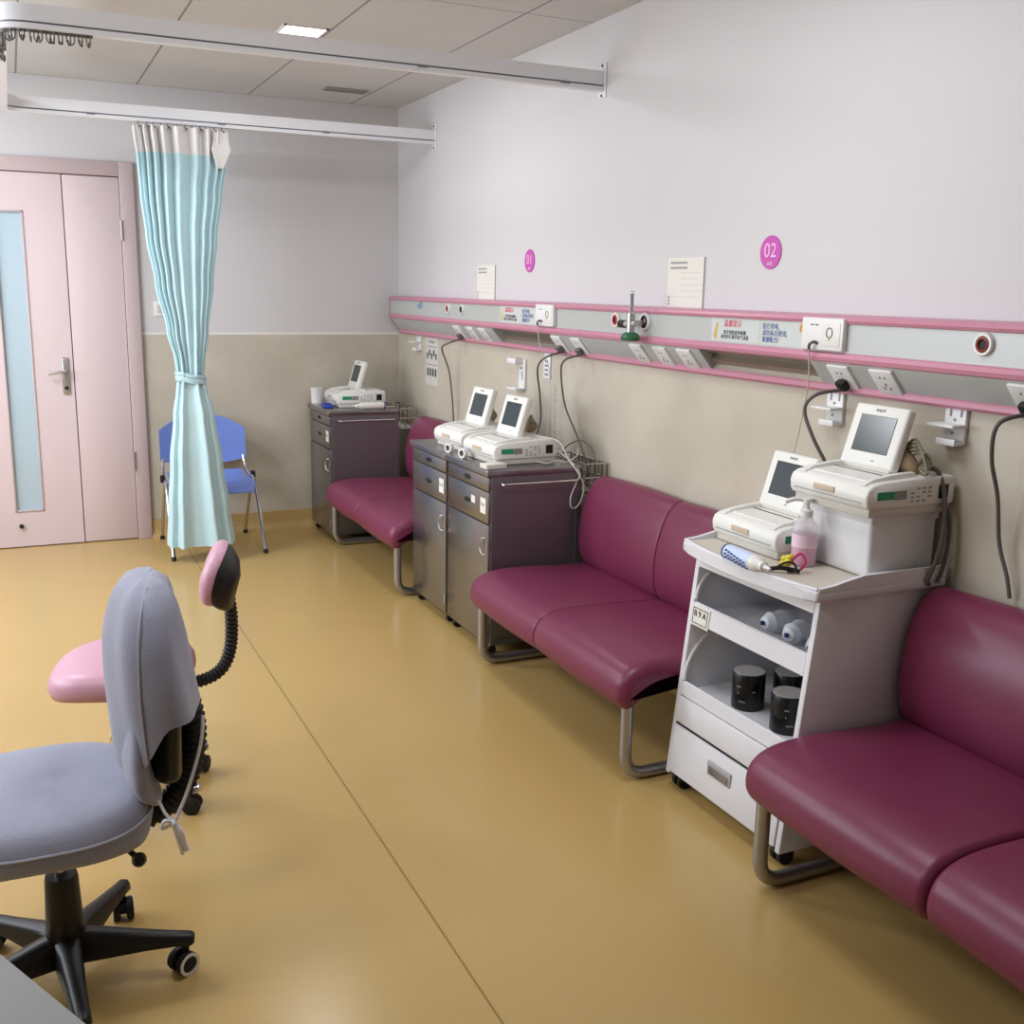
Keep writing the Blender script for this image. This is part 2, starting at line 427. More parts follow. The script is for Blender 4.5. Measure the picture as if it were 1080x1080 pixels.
# hooks bunched round the near left corner
hk = BM(); tube(hk, bend([(0, 0, 0), (0, 0, -.02), (.012, 0, -.032), (.012, 0, -.012)], .006, 3), .0022, 6); box(hk, (-.006, -.006, -.002), (.006, .006, .006))
hook0 = obj('curtain_hook', hk, CORD, track)
pts = []
cpath = [p for p in path]
acc = []
for i in range(len(path)-1):
    a, c = path[i], path[i+1]
    L = (c-a).length; n = max(1, int(L/.012))
    for k in range(n): acc.append(a+(c-a)*k/n)
cand = [p for p in acc if (p.y < YN+.42 and p.x < .30)]
cand = cand[:52]
for i, p in enumerate(cand):
    o = hook0 if i == 0 else hook0.copy()
    if i: COL.objects.link(o); o.parent = track
    o.location = (p.x, p.y, 2.28); o.rotation_euler = (0, 0, random.uniform(0, 6))

# ------------------------------------------------------------------ curtain, gathered and tied
cur = thing('curtain', 'pale aqua hospital curtain gathered and tied, hanging from the far track', 'curtain', (0, 0, 0))
def cur_ring(z, N=220):
    ks = [(2.268, .845, .226, .045), (2.1, .848, .215, .045), (1.95, .838, .20, .05), (1.73, .83, .175, .05), (1.5, .832, .145, .05), (1.25, .838, .105, .048), (1.08, .842, .074, .044), (1.0, .842, .064, .04), (.95, .845, .078, .046), (.8, .85, .105, .06), (.55, .853, .134, .07), (.3, .857, .157, .075), (.09, .862, .176, .08)]
    for (a, b_) in zip(ks, ks[1:]):
        if b_[0] <= z <= a[0]:
            t = (z-b_[0])/(a[0]-b_[0]); t = t*t*(3-2*t); cx, hw, hd = (b_[i]+(a[i]-b_[i])*t for i in (1, 2, 3)); break
    top = max(0, min(1, (z-1.0)/1.2)); low = max(0, min(1, (.95-z)/.9))
    out = []
    for k in range(N):
        a = 2*PI*k/N
        nf = 23
        fold = math.sin(nf*a+.5*math.sin(3*a)+.4*z) * (.028 if z > 1 else 0)
        fold2 = (math.sin(9*a+1.1+.7*math.sin(2*a)+.3*z)*.024+math.sin(14*a+z)*.010) * (1 if z <= 1 else max(0, 1-(z-1)*3))
        amp = fold*(.35+.65*top)+fold2*(.5+low*.6)
        s, c = math.sin(a), math.cos(a)
        ex = abs(c)**.8*(1 if c > 0 else -1); ey = abs(s)**.8*(1 if s > 0 else -1)
        out.append(Vector((cx+(hw+amp*.25)*ex, 5.845+(hd+amp)*ey, z+.0*amp)))
    return out
zs = [.09+(2.14-.09)*i/70 for i in range(71)]
zs = sorted(set(zs+[.97, 1.0, 1.03]))
b = BM(); loft(b, [cur_ring(z) for z in zs], cap=False); drape = obj('drape', b, CURT, cur, angle=80)
b = BM(); loft(b, [cur_ring(2.14+(2.268-2.14)*i/6) for i in range(7)], cap=False); obj('mesh_header', b, CURTH, cur, angle=80)
b = BM()
def at_ring(z, off, N=60):
    r = cur_ring(z, N); c = sum(r, Vector())/N
    return [c+(p-c)*1.0+(p-c).normalized()*off for p in r]
rr = []
N = 48
for k in range(N+1):
    a = 2*PI*k/N
    rr.append(Vector((.842+.078*math.cos(a), 5.845+.056*math.sin(a), 1.005-.018*math.cos(a))))
rings = []
for z, o_ in ((.028, .0), (.026, .006), (.012, .009), (.004, .005), (-.004, .009), (-.020, .008), (-.026, .0)):
    rings.append([Vector((.842+(.072+o_)*math.cos(2*PI*k/N), 5.845+(.052+o_)*math.sin(2*PI*k/N), 1.0+z-.014*math.cos(2*PI*k/N)+.003*math.sin(5*2*PI*k/N))) for k in range(N)])
loft(b, rings, cap=False)
obj('tie_band', b, mat('aqua_tie', (176, 204, 214), .85), cur)
b = BM(); loft(b, [[(x, y, z) for x, y in ((1.0, 5.80), (1.075, 5.80), (1.07, 5.83), (1.005, 5.83))] for z in (2.262, 2.22)]+[[(x, y, z) for x, y in ((.985, 5.785), (1.085, 5.79), (1.08, 5.825), (1.0, 5.83))] for z in (2.17,)]+[[(x, y, z) for x, y in ((1.01, 5.795), (1.045, 5.80), (1.04, 5.82), (1.015, 5.82))] for z in (2.08,)])
obj('folded_corner', b, CURTH, cur, angle=60)
for k in range(12):
    x = .64+k*.037+random.uniform(-.006, .006)
    b = BM(); tube(b, bend([(x, 5.835, 2.288), (x, 5.835, 2.275), (x+.008, 5.80, 2.255), (x, 5.79, 2.265)], .006, 3), .0028, 6); obj('curtain_ring', b, CORD, cur)

# ------------------------------------------------------------------ sofas
def offset_ring(prof, c, k, y):
    return [(c[0]+(p.x-c[0])*k[0], y, c[1]+(p.y-c[1])*k[1]) for p in prof]
def cushion(b, prof, y0, y1, r0_, r1_, puff=0):
    """closed (x,z) profile lofted along y with rounded ends of radius r0_, r1_"""
    xs = [p.x for p in prof]; zz = [p.y for p in prof]
    c = ((min(xs)+max(xs))/2, (min(zz)+max(zz))/2); w = (max(xs)-min(xs))/2; h = (max(zz)-min(zz))/2
    N = len(prof)
    nrm = []
    for i in range(N):
        d = prof[(i+1) % N]-prof[(i-1) % N]; n = Vector((d.y, -d.x)).normalized()
        nrm.append(n)
    area = sum(prof[i].x*prof[(i+1) % N].y-prof[(i+1) % N].x*prof[i].y for i in range(N))
    sgn = 1 if area > 0 else -1
    def ring(y, inset):
        return [(p.x-sgn*n.x*inset, y, p.y-sgn*n.y*inset) for p, n in zip(prof, nrm)]
    rings = []
    for i in range(7):
        a = PI/2*i/6; rings.append(ring(y0+r0_*(1-math.sin(a)), r0_*(1-math.cos(PI/2-a)) if False else r0_*(1-math.sin(a)) if False else r0_*(1-math.cos(PI/2-a))))
    rings = []
    for i in range(7):
        a = PI/2*i/6; rings.append(ring(y0+r0_*(1-math.cos(a)), r0_*(1-math.sin(a))))
    nmid = 8
    for i in range(1, nmid):
        t = i/nmid; y = y0+r0_+(y1-r1_-y0-r0_)*t
        rings.append(ring(y, -puff*math.sin(PI*t)))
    for i in range(6, -1, -1):
        a = PI/2*i/6; rings.append(ring(y1-r1_*(1-math.cos(a)), r1_*(1-math.sin(a))))
    loft(b, rings)
SX = 1.9
seatp = spline([Vector((x-SX, z)) for x, z in ((1.612, .246), (1.586, .275), (1.582, .315), (1.600, .356), (1.645, .384), (1.72, .396), (1.83, .396), (1.98, .388), (2.12, .385), (2.165, .37), (2.165, .325), (2.10, .305), (1.85, .302), (1.72, .292), (1.655, .262), (1.635, .248))], 4, True)
backp = spline([Vector((x-SX, z)) for x, z in ((2.125, .372), (2.088, .40), (2.070, .46), (2.070, .54), (2.085, .625), (2.115, .70), (2.155, .742), (2.195, .748), (2.218, .72), (2.222, .66), (2.205, .56), (2.19, .44), (2.17, .378))], 4, True)
seatp = [Vector((p.x, p.y)) for p in seatp]; backp = [Vector((p.x, p.y)) for p in backp]
def make_sofa(label, yc, dx, gap=.009, width=1.21):
    t = thing('sofa', label, 'sofa', (SX+dx, yc, 0), 0, 'burgundy two-seat sofas along the right wall')
    h = width/2
    for s in (1, -1):
        b = BM(); y0, y1 = (0.001, h) if s > 0 else (-h, -.001)
        cushion(b, seatp, y0, y1, gap if s > 0 else .045, .045 if s > 0 else gap, .006); obj('seat_cushion', b, SOFA, t, angle=60)
        b = BM(); cushion(b, backp, y0, y1, gap if s > 0 else .045, .045 if s > 0 else gap, .006); obj('backrest_cushion', b, SOFA, t, angle=60)
    for s in (1, -1):
        y = s*(h-.045)
        b = BM(); tube(b, bend([(1.632-SX, y, .30), (1.632-SX, y, .019), (2.16-SX, y, .019), (2.16-SX, y, .34)], .075, 8), .019, 14); lg = obj('leg_frame', b, ALU, t, angle=60)
        b = BM(); box(b, (1.60-SX, y-.03, .285), (1.68-SX, y+.03, .296), .002); obj('seat_bracket', b, ALU, lg)
    b = BM(); box(b, (1.70-SX, -h+.05, .275), (1.74-SX, h-.05, .303)); box(b, (2.05-SX, -h+.05, .275), (2.09-SX, h-.05, .306)); obj('under_frame', b, BLACK, t)
    return t
make_sofa('burgundy vinyl sofa farthest away, between the corner cabinet and the cabinet pair', 5.335, -.0)
make_sofa('burgundy vinyl sofa in the middle, between the pair of steel cabinets and the white trolley', 3.165, 0)
make_sofa('burgundy vinyl sofa nearest the camera, right of the white trolley, cut by the frame', 1.38, 0, gap=.022)

# ------------------------------------------------------------------ bedside cabinets
def make_cabinet(label, x0, y0, wd=.452, ajar=False):
    """x0 front, y0 right-hand side (nearest the camera); stands facing -X"""
    t = thing('bedside_cabinet', label, 'cabinet', (x0+.21, y0+wd/2, 0), 0, 'stainless steel bedside cabinets')
    hx, hy = .21, wd/2
    b = BM()
    box(b, (-hx+.012, -hy, .045), (hx, -hy+.012, .757)); box(b, (-hx+.012, hy-.012, .045), (hx, hy, .757))
    box(b, (hx-.012, -hy+.012, .045), (hx, hy-.012, .757)); box(b, (-hx+.012, -hy+.012, .045), (hx-.012, hy-.012, .06))
    box(b, (-hx+.014, -hy+.012, .06), (hx-.02, hy-.012, .75))
    # raised frame of the side panel
    for s in (-1, 1):
        yy = s*hy
        lo, hi = (yy-.004, yy) if s < 0 else (yy, yy+.004)
        box(b, (-hx+.012, lo, .045), (-hx+.035, hi, .757)); box(b, (hx-.022, lo, .045), (hx, hi, .757))
        box(b, (-hx+.035, lo, .045), (hx-.022, hi, .07)); box(b, (-hx+.035, lo, .725), (hx-.022, hi, .757))
    obj('cabinet_body', b, STEELD, t)
    b = BM(); box(b, (-hx-.012, -hy-.008, .757), (hx+.006, hy+.008, .787), .006, 3); obj('cabinet_top', b, STEEL, t)
    def front(name, z0, z1):
        b = BM(); box(b, (-hx, -hy+.006, z0), (-hx+.018, hy-.006, z1), .0025); return obj(name, b, STEEL, t)
    for z0, z1 in ((.697, .752), (.562, .692)):
        d = front('drawer', z0, z1); zc = (z0+z1)/2
        b = BM(); lathe(b, [(.001, 0), (.028, .001), (.03, .003), (.026, .004), (.001, .002)], 20, Matrix.Translation((-hx, .0, zc)) @ Matrix.Rotation(-PI/2, 4, 'Y') @ Matrix.Diagonal((.35, 1, 1, 1))); obj('recessed_handle', b, DARK, d)
        if z0 < .6:
            b = BM(); box(b, (-hx-.0015, -hy+.03, zc-.028), (-hx, -hy+.085, zc+.036)); lb = obj('card_label', b, PAPER, d)
    dr = front('door', .05, .556)
    b = BM(); tube(b, spline([(-hx, -hy+.035, .50), (-hx-.012, -hy+.045, .495), (-hx-.014, -hy+.06, .465), (-hx-.012, -hy+.045, .435), (-hx, -hy+.035, .43)], 6), .003, 8); obj('ring_pull', b, STAIN, dr)
    b = BM()
    for z in (.12, .47): cyl(b, (-hx-.003, -hy+.006, z-.02), (-hx-.003, -hy+.006, z+.02), .004, 8)
    obj('hinge', b, CHROME, dr)
    b = BM(); y = -hy-.032
    tube(b, bend([(-hx+.05, -hy, .728), (-hx+.05, y, .728), (hx-.03, y, .728), (hx-.03, -hy, .728)], .012, 4), .0055, 10); obj('towel_rail', b, CHROME, t)
    for sx in (-1, 1):
        for sy in (-1, 1):
            b = BM(); cx, cy = sx*(hx-.035), sy*(hy-.035)
            box(b, (cx-.012, cy-.012, .03), (cx+.012, cy+.012, .046)); cyl(b, (cx, cy-.01, .018), (cx, cy+.01, .018), .018, 16); obj('caster', b, BLACKG, t)
    # wire basket behind the cabinet, towards the wall
    b = BM(); bx0, bx1, by0, by1, bz0, bz1 = hx+.008, hx+.112, -hy-.02, -hy+.30, .672, .79
    for z in (bz0, (bz0+bz1)/2, bz1):
        tube(b, [(bx0, by0, z), (bx1, by0, z), (bx1, by1, z), (bx0, by1, z), (bx0, by0, z)], .0035, 6)
    for k in range(8):
        x = bx0+(bx1-bx0)*min(k, 4)/4
        for yy in (by0, by1): tube(b, [(x, yy, bz0), (x, yy, bz1)], .0028, 6)
    for k in range(10):
        yy = by0+(by1-by0)*k/9; tube(b, [(bx1, yy, bz1), (bx1, yy, bz0), (bx0, yy, bz0)], .0028, 6)
    obj('wire_basket', b, CHROME, t)
    return t
cabA = make_cabinet('stainless steel bedside cabinet of the near pair, with the sofa against its side', 1.69, 3.808)
cabB = make_cabinet('stainless steel bedside cabinet of the near pair, its left hand unit behind', 1.69, 4.276, .442)
cabC = make_cabinet('stainless steel bedside cabinet standing alone in the far corner', 1.63, 5.97, .46)
# letters on the drawer cards
for c in (cabA, cabB, cabC):
    wdh = .226 if c is not cabB else .221
    d = [o for o in c.children if o.name.startswith('drawer')][1]
    lb = [o for o in d.children if o.name.startswith('card_label')][0]
    text('lettering', 'I I A', .022, INK, None, (-.2118, -wdh+.08, .635)).parent = lb
lb = BM(); box(lb, (-.2115, -.085, .625), (-.21, -.045, .655)); d = [o for o in cabA.children if o.name.startswith('drawer')][1]; obj('small_sticker', lb, PAPER, d)

# ------------------------------------------------------------------ fetal monitors
def make_monitor(name='fetal_monitor'):
    """front faces -X; footprint .285 (y) x .31 (x)"""
    t = thing('fetal_monitor', 'x', 'fetal monitor')
    hw, dx = .148, .150
    b = BM(); box(b, (-dx+.014, -hw+.006, .0), (dx-.008, hw-.006, .026), .006); obj('base_tray', b, CREAM2, t)
    b = BM(); prism(b, [(-.142, .022), (-.150, .034), (-.153, .058), (-.146, .076), (-.128, .086), (-.10, .090), (.0, .095), (.11, .100), (.142, .098), (.150, .088), (.150, .032), (.144, .022)], -hw, hw, 'y', .0065); body = obj('housing', b, CREAM, t, angle=50)
    b = BM(); box(b, (-.1545, -.128, .040), (-.1490, .128, .0415)); obj('drawer_seam', b, GREYL, body)
    for s in (-1, 1):
        b = BM(); loft(b, [[(x, s*(hw-.034)+y, z) for y, z in ((-.012, .082), (-.008, zt), (.010, zt), (.016, .082))] for x, zt in ((-.138, .084), (-.11, .096), (-.05, .104), (.0, .107), (.03, .107))]); obj('side_ridge', b, CREAM, t)
    b = BM(); loft(b, [[(x, -.10, z-.006), (x, -.10, z), (x, .10, z), (x, .10, z-.006)] for x, z in ((-.112, .0915), (-.040, .0955))]); obj('paper_lid', b, CREAM, t)
    b = BM(); box(b, (-.039, -.10, .088), (-.034, .10, .0965)); obj('paper_slot', b, DARK, t)
    b = BM(); box(b, (-.1555, -.030, .048), (-.148, .050, .064), .002); obj('front_badge', b, mat('beige_badge', (196, 180, 158), .5), t)
    for s in (-1,):
        y = s*hw
        b = BM(); box(b, (-.118, y-.0012, .047), (-.062, y+.001, .068)); obj('green_label', b, GREEN, t)['label'] = 'green type label'
        b = BM(); box(b, (-.060, y-.0012, .045), (-.020, y+.001, .068)); obj('grey_label', b, GREYL, t)['label'] = 'grey type label'
        b = BM()
        for k in range(4):
            for q in range(4):
                if (k+q) % 4 != 3: box(b, (-.005+k*.02, y-.001, .036+q*.011), (.006+k*.02, y+.001, .040+q*.011))
        obj('printed_symbols', b, GREYL, t)
        b = BM(); box(b, (.092, y-.0014, .040), (.125, y+.002, .076)); obj('mains_inlet', b, BLACK, t)
    # screen on a hinge
    M = Matrix.Translation((.002, .022, .099)) @ Matrix.Rotation(math.radians(17), 4, 'Y')
    b = BM(); box(b, (-.012, -.098, .0), (.018, .098, .172), .009, 3, M); sc = obj('screen_housing', b, CREAM, t, angle=50)
    b = BM(); box(b, (-.0135, -.066, .040), (-.010, .066, .142), .001, 1, M); obj('display', b, SCREEN, sc)
    b = BM(); box(b, (-.01, -.09, -.006), (.02, .09, .006), .003, 2, M); obj('hinge_bar', b, CREAM2, t)
    r = (M.to_3x3() @ Vector((0, -1, 0))); u = (M.to_3x3() @ Z)
    text('lettering', 'PHILIPS', .011, INK, sc, M @ Vector((-.0122, 0, .156)), r, u, 'CENTER')
    b = BM(); box(b, (-.0135, -.028, .018), (-.0118, -.018, .021), 0, 1, M); obj('power_lamp', b, GREYL, sc)
    return t
mon = make_monitor()
mon.location = (2.068, 2.122, .9445); mon['label'] = 'cream fetal monitor standing on the white box on the trolley'; mon['group'] = 'fetal monitors with tilted screens'
Mz = .945
G = 'fetal monitors with tilted screens'
dup(mon, (2.012, 2.392, .7755), math.radians(0), 'cream fetal monitor lying directly on the trolley top, lower of the two there', G)
dup(mon, (1.885, 4.035, .788), math.radians(3), 'cream fetal monitor on the pair of cabinets, nearer one with the green label showing', G)
dup(mon, (1.895, 4.415, .788), math.radians(3), 'cream fetal monitor on the pair of cabinets, the further one behind', G)
dup(mon, (1.86, 6.235, .788), math.radians(0), 'cream fetal monitor on the lone cabinet in the far corner', G)

# ------------------------------------------------------------------ trolley
tr = thing('medical_trolley', 'white medical trolley with open shelves and two drawers between two sofas', 'trolley', (2.0, 2.265, 0))
TX, TY = 2.0, 2.265
hy = .272
def fx(z): return 1.738+(z-.05)*.105-TX
BK = 2.20-TX
for s in (-1, 1):
    b = BM(); lo, hi = (hy-.02, hy) if s > 0 else (-hy, -hy+.02)
    prism(b, [(fx(.045), .045), (BK, .045), (BK, .745), (fx(.745), .745)], lo, hi, 'y', .004); obj('side_panel', b, CARTW, tr)
b = BM(); box(b, (BK-.015, -hy+.02, .05), (BK-.002, hy-.02, .745)); obj('back_panel', b, CARTW, tr)
b = BM(); box(b, (fx(.05)+.03, -hy+.02, .05), (BK-.015, hy-.02, .065)); obj('bottom_panel', b, CARTW, tr)
# shelves with front lips
for z, lip0, lip1, nm in ((.545, .532, .592, 'upper_shelf'), (.302, .302, .344, 'lower_shelf')):
    b = BM(); box(b, (fx(z)+.01, -hy+.02, z), (BK-.015, hy-.02, z+.012))
    prism(b, [(fx(lip0)+.001, lip0), (fx(lip0)+.016, lip0), (fx(lip1)+.016, lip1-.004), (fx(lip1)+.008, lip1), (fx(lip1)+.001, lip1-.003)], -hy+.02, hy-.02, 'y'); obj(nm, b, CARTW, tr)
# drawers
for z0, z1, nm in ((.218, .298, 'drawer'), (.058, .208, 'drawer')):
    b = BM(); prism(b, [(fx(z0)-.004, z0), (fx(z0)+.016, z0), (fx(z1)+.016, z1), (fx(z1)-.004, z1)], -hy+.022, hy-.022, 'y', .003); d = obj(nm, b, CARTW, tr)
    b = BM(); box(b, (fx(z0)+.016, -hy+.03, z0+.004), (BK-.04, hy-.03, z1-.012)); obj('drawer_box', b, CARTW, d)
    if z0 < .1:
        b = BM(); box(b, (fx(.15)-.009, -.045, .128), (fx(.15)-.002, .065, .172), .003); hd_ = obj('recessed_pull', b, PULL, d)
        b = BM(); box(b, (fx(.15)-.0105, -.035, .134), (fx(.15)-.009, .055, .158), .001); obj('finger_recess', b, STEELD, hd_)
b = BM(); prism(b, [(fx(.21), .21), (fx(.21)+.012, .21), (fx(.216)+.012, .216), (fx(.216), .216)], -hy+.02, hy-.02, 'y'); obj('drawer_gap', b, DARK, tr)
# arched inner cheeks on the left side of each opening
for (z0, z1) in ((.60, .735), (.348, .53)):
    b = BM(); x0 = fx(z0)+.006; h_ = z1-z0
    arc = [(x0+.20*(1-math.cos(a)), z0+h_*.95*math.sin(a)) for a in [PI/2*k/10 for k in range(11)]]
    tube(b, [(x, hy-.022, z) for x, z in arc], .006, 8)
    obj('arched_rib', b, CARTW, tr)
b = BM(); prism(b, [(fx(.70), .70), (fx(.70)+.015, .70), (fx(.745)+.015, .745), (fx(.745), .745)], -hy+.02, hy-.02, 'y'); obj('top_rail', b, CARTW, tr)
# label on the upper lip
b = BM(); xx = fx(.56)
prism(b, [(fx(.525)-.002, .525), (fx(.525)+.001, .525), (fx(.585)+.001, .585), (fx(.585)-.002, .585)], .165, .252, 'y'); lb = obj('card_label', b, PAPER, tr)
b = BM()
for lo, hi in (((.172, .532), (.245, .534)), ((.172, .577), (.245, .579)), ((.172, .532), (.174, .579)), ((.243, .532), (.245, .579))):
    prism(b, [(fx(lo[1])-.003, lo[1]), (fx(lo[1])-.0015, lo[1]), (fx(hi[1])-.0015, hi[1]), (fx(hi[1])-.003, hi[1])], lo[0], hi[0], 'y')
obj('label_border', b, INK, lb)
text('lettering', 'B 9 A', .026, INK, lb, (fx(.560)-.003, .239, .562), (0, -1, 0), Vector((.105, 0, 1)).normalized())
# top with a bulging front and raised rim
def top_outline(off=0, n=14):
    out = []
    y0, y1 = -.297+off, .297-off
    for k in range(n+1):
        t = k/n; y = y1+(y0-y1)*t
        out.append((1.775-TX-.035*math.sin(PI*t)**.8+off, y))
    out += [(2.215-TX-off, y0), (2.215-TX-off, y1)]
    return out
b = BM(); prism(b, top_outline(), .742, .772, 'z', .006); ct = obj('trolley_top', b, CARTW, tr, angle=50)
b = BM(); prism(b, top_outline(.02), .772, .7745, 'z'); obj('top_surface', b, CARTTOP, ct)
b = BM(); ol = top_outline(.006)
rim = [Vector((x, y, .775)) for x, y in ol[:15]]
tube(b, rim, .0055, 8)
# side rims that rise towards the wall
for s in (-1, 1):
    yy = s*.291
    loft(b, [[(x, yy-.007, .770), (x, yy-.006, zt), (x, yy+.006, zt), (x, yy+.007, .770)] for x, zt in ((1.78-TX, .777), (1.83-TX, .782), (1.88-TX, .792), (1.93-TX, .800), (2.21-TX, .800))])
obj('raised_rim', b, CARTW, ct, angle=50)
for sx in (0, 1):
    for sy in (-1, 1):
        b = BM(); cx = (1.79 if sx == 0 else 2.15)-TX; cy = sy*(hy-.035)
        for o_ in (-.013, .013):
            lathe(b, [(.012, -.008), (.024, -.008), (.026, -.005), (.026, .005), (.024, .008), (.012, .008)], 20, Matrix.Translation((cx-.012, cy+o_, .026)) @ Matrix.Rotation(PI/2, 4, 'X'))
        box(b, (cx-.02, cy-.006, .022), (cx+.008, cy+.006, .047), .003); obj('caster', b, BLACKG, tr)

# box and things on the trolley
t = thing('white_box', 'glossy white box under the upper monitor on the trolley', 'box', (2.085, 2.13, .775))
b = BM(); box(b, (-.115, -.125, 0), (.115, .125, .160), .012, 3); obj('box_body', b, mat('white_box_gloss', (226, 226, 228), .3), t)
b = BM(); box(b, (-.118, -.128, .145), (.118, .128, .169), .006, 3); obj('box_lid', b, mat('white_box_gloss', (226, 226, 228), .3), t)

def bottle_lying(loc, rz, label, long=.2, r=.022, plain=False):
    t = thing('gel_bottle', label, 'bottle', loc, rz)
    M = Matrix.Rotation(PI/2, 4, 'Y') @ Matrix.Translation((0, 0, 0))
    M = Matrix.Translation((0, 0, r)) @ M
    b = BM(); lathe(b, [(.001, -.1), (r*.9, -.1), (r, -.095), (r, .04), (r*.92, .052), (r*.55, .065), (r*.5, .07)], 24, M); obj('bottle_body', b, WHITE, t)
    b = BM(); lathe(b, [(r*1.01, -.085), (r*1.01, .030)], 24, M, cap=False); lab = obj('bottle_label', b, PAPER if plain else BLUELAB, t)
    b = BM()
    for k in range(0 if plain else 7):
        for q in range(3):
            a = -PI/2-.5+.45*q+.1*k
            lathe(b, [(r*1.025, -.075+k*.014), (r*1.025, -.069+k*.014)], 24, M, cap=False) if False else None
            c = M @ Vector((r*1.02*math.cos(a+PI*.0), r*1.02*math.sin(a), -.075+k*.015))
            box(b, c-Vector((.004, .003, .002)), c+Vector((.004, .003, .002)))
    if plain: box(b, (-.02, -r-.0004, r-.004), (.03, -r, r+.004))
    obj('label_print', b, BLUEINK, lab)
    b = BM(); lathe(b, [(r*.62, .066), (r*.62, .078), (r*.3, .082), (r*.16, .105), (.001, .106)], 20, M); obj('bottle_cap', b, SWHITE, t)
    b = BM(); lathe(b, [(r*1.02, -.098), (r*1.02, -.090)], 24, M, cap=False); obj('blue_band', b, BLUEINK, t)
    return t
pa, pb = at(760, 578, 2, .80), at(816, 602, 2, .80)
v = pb-pa
bottle_lying(((pa.x+pb.x)/2+.005, (pa.y+pb.y)/2, .7755), math.atan2(v.y, v.x), 'white gel bottle with pale blue label lying at the front of the trolley')
pc = at(391, 440, 1, 5.955)
# pump bottle
pp = at(840, 597, 2, .776)
t = thing('pump_bottle', 'clear pump bottle half full of pink liquid, beside the white box', 'bottle', (pp.x+.03, pp.y+.01, .7755))
b = BM(); lathe(b, [(.001, .0), (.031, .0), (.034, .005), (.034, .095), (.030, .115), (.016, .132), (.014, .138)], 28); obj('bottle_body', b, CLEARP, t)
b = BM(); lathe(b, [(.001, .003), (.0305, .003), (.0305, .05), (.001, .05)], 28); obj('liquid', b, PINKLIQ, t)
b = BM(); lathe(b, [(.0345, .052), (.0345, .088)], 28, cap=False); obj('bottle_label', b, mat('pink_white_label', (234, 206, 220), .5), t)
b = BM(); lathe(b, [(.017, .134), (.017, .152), (.008, .155), (.006, .172), (.013, .174), (.013, .184), (.001, .185)], 20); ph = obj('pump_head', b, SWHITE, t)
b = BM(); tube(b, bend([(0, 0, .180), (-.03, .02, .182), (-.048, .032, .172)], .01, 4), .006, 10); obj('nozzle', b, SWHITE, ph)
# small clip with glasses-like wire loops
pg = at(825, 603, 2, .776)
t = thing('hair_clip', 'small yellow and black clip lying by the bottle cap on the trolley', 'clip', (pg.x, pg.y, .7755))
b = BM()
for k in range(7):
    c = Vector((.03-.01*math.cos(k*1.3), .005+k*.004, .022+.012*math.sin(k*1.1)))
    bmesh.ops.create_icosphere(b, subdivisions=2, radius=.011, matrix=Matrix.Translation(c))
obj('yellow_beads', b, YEL, t)
b = BM(); tube(b, spline([(-.03, .02, .006), (-.01, .0, .012), (.015, -.02, .010), (.03, -.035, .006)], 6), .006, 8)
tube(b, spline([(-.015, .01, .01), (0, -.01, .028), (.02, -.02, .026), (.02, -.03, .008), (0, -.02, .005)], 6), .003, 8); obj('black_jaw', b, BLACK, t)
b = BM(); tube(b, spline([(.03, 0, .03), (.045, -.015, .05), (.05, -.03, .03), (.035, -.03, .01)], 6), .004, 8); obj('red_band', b, mat('magenta_band', (190, 50, 110), .5), t)

# cans on the lower shelf
can = thing('black_can', 'black round can on the trolley lower shelf, leftmost of the four', 'can', (0, 0, 0), 0, 'black cans on the lower trolley shelf')
b = BM(); lathe(b, [(.001, 0), (.046, 0), (.048, .003), (.048, .105), (.046, .108), (.001, .108)], 32); cb = obj('can_body', b, mat('can_black', (18, 18, 20), .3), can)
b = BM(); lathe(b, [(.001, .1082), (.045, .1082), (.045, .110), (.006, .110), (.006, .1095), (.001, .1095)], 32); obj('can_lid', b, CANTOP, can)
b = BM()
for (a, z, l) in ((3.35, .072, .012), (3.42, .052, .006), (3.5, .028, .02), (4.3, .06, .014)):
    for k in range(int(l/.004)):
        aa = a+k*.09; c = Vector((.0483*math.cos(aa), .0483*math.sin(aa), z)); box(b, c-Vector((.0006, .0012, .0022)), c+Vector((.0006, .0012, .0022)))
obj('white_print', b, PAPERL, can)
cz = .3145
cpos = [(790, 716), (829, 714), (834, 740), (858, 728)]
labs = ['black round can with a pinhole in its grey lid, leftmost on the lower trolley shelf', 'black round can at the back of the lower trolley shelf', 'black round can in front on the lower trolley shelf, nearest the shelf lip', 'black round can half hidden by the right side panel of the trolley']
cp3 = []
for q in cpos:
    p = at(q[0], q[1], 2, cz+.108); cp3.append(p)
for i, (x, y) in enumerate(((1.875, 2.335), (1.985, 2.285), (1.872, 2.155), (1.965, 2.115))):
    if i == 0: can.location = (x, y, cz); can['label'] = labs[0]
    else: dup(can, (x, y, cz), .7*i*0+(.5 if i == 2 else 0), labs[i])
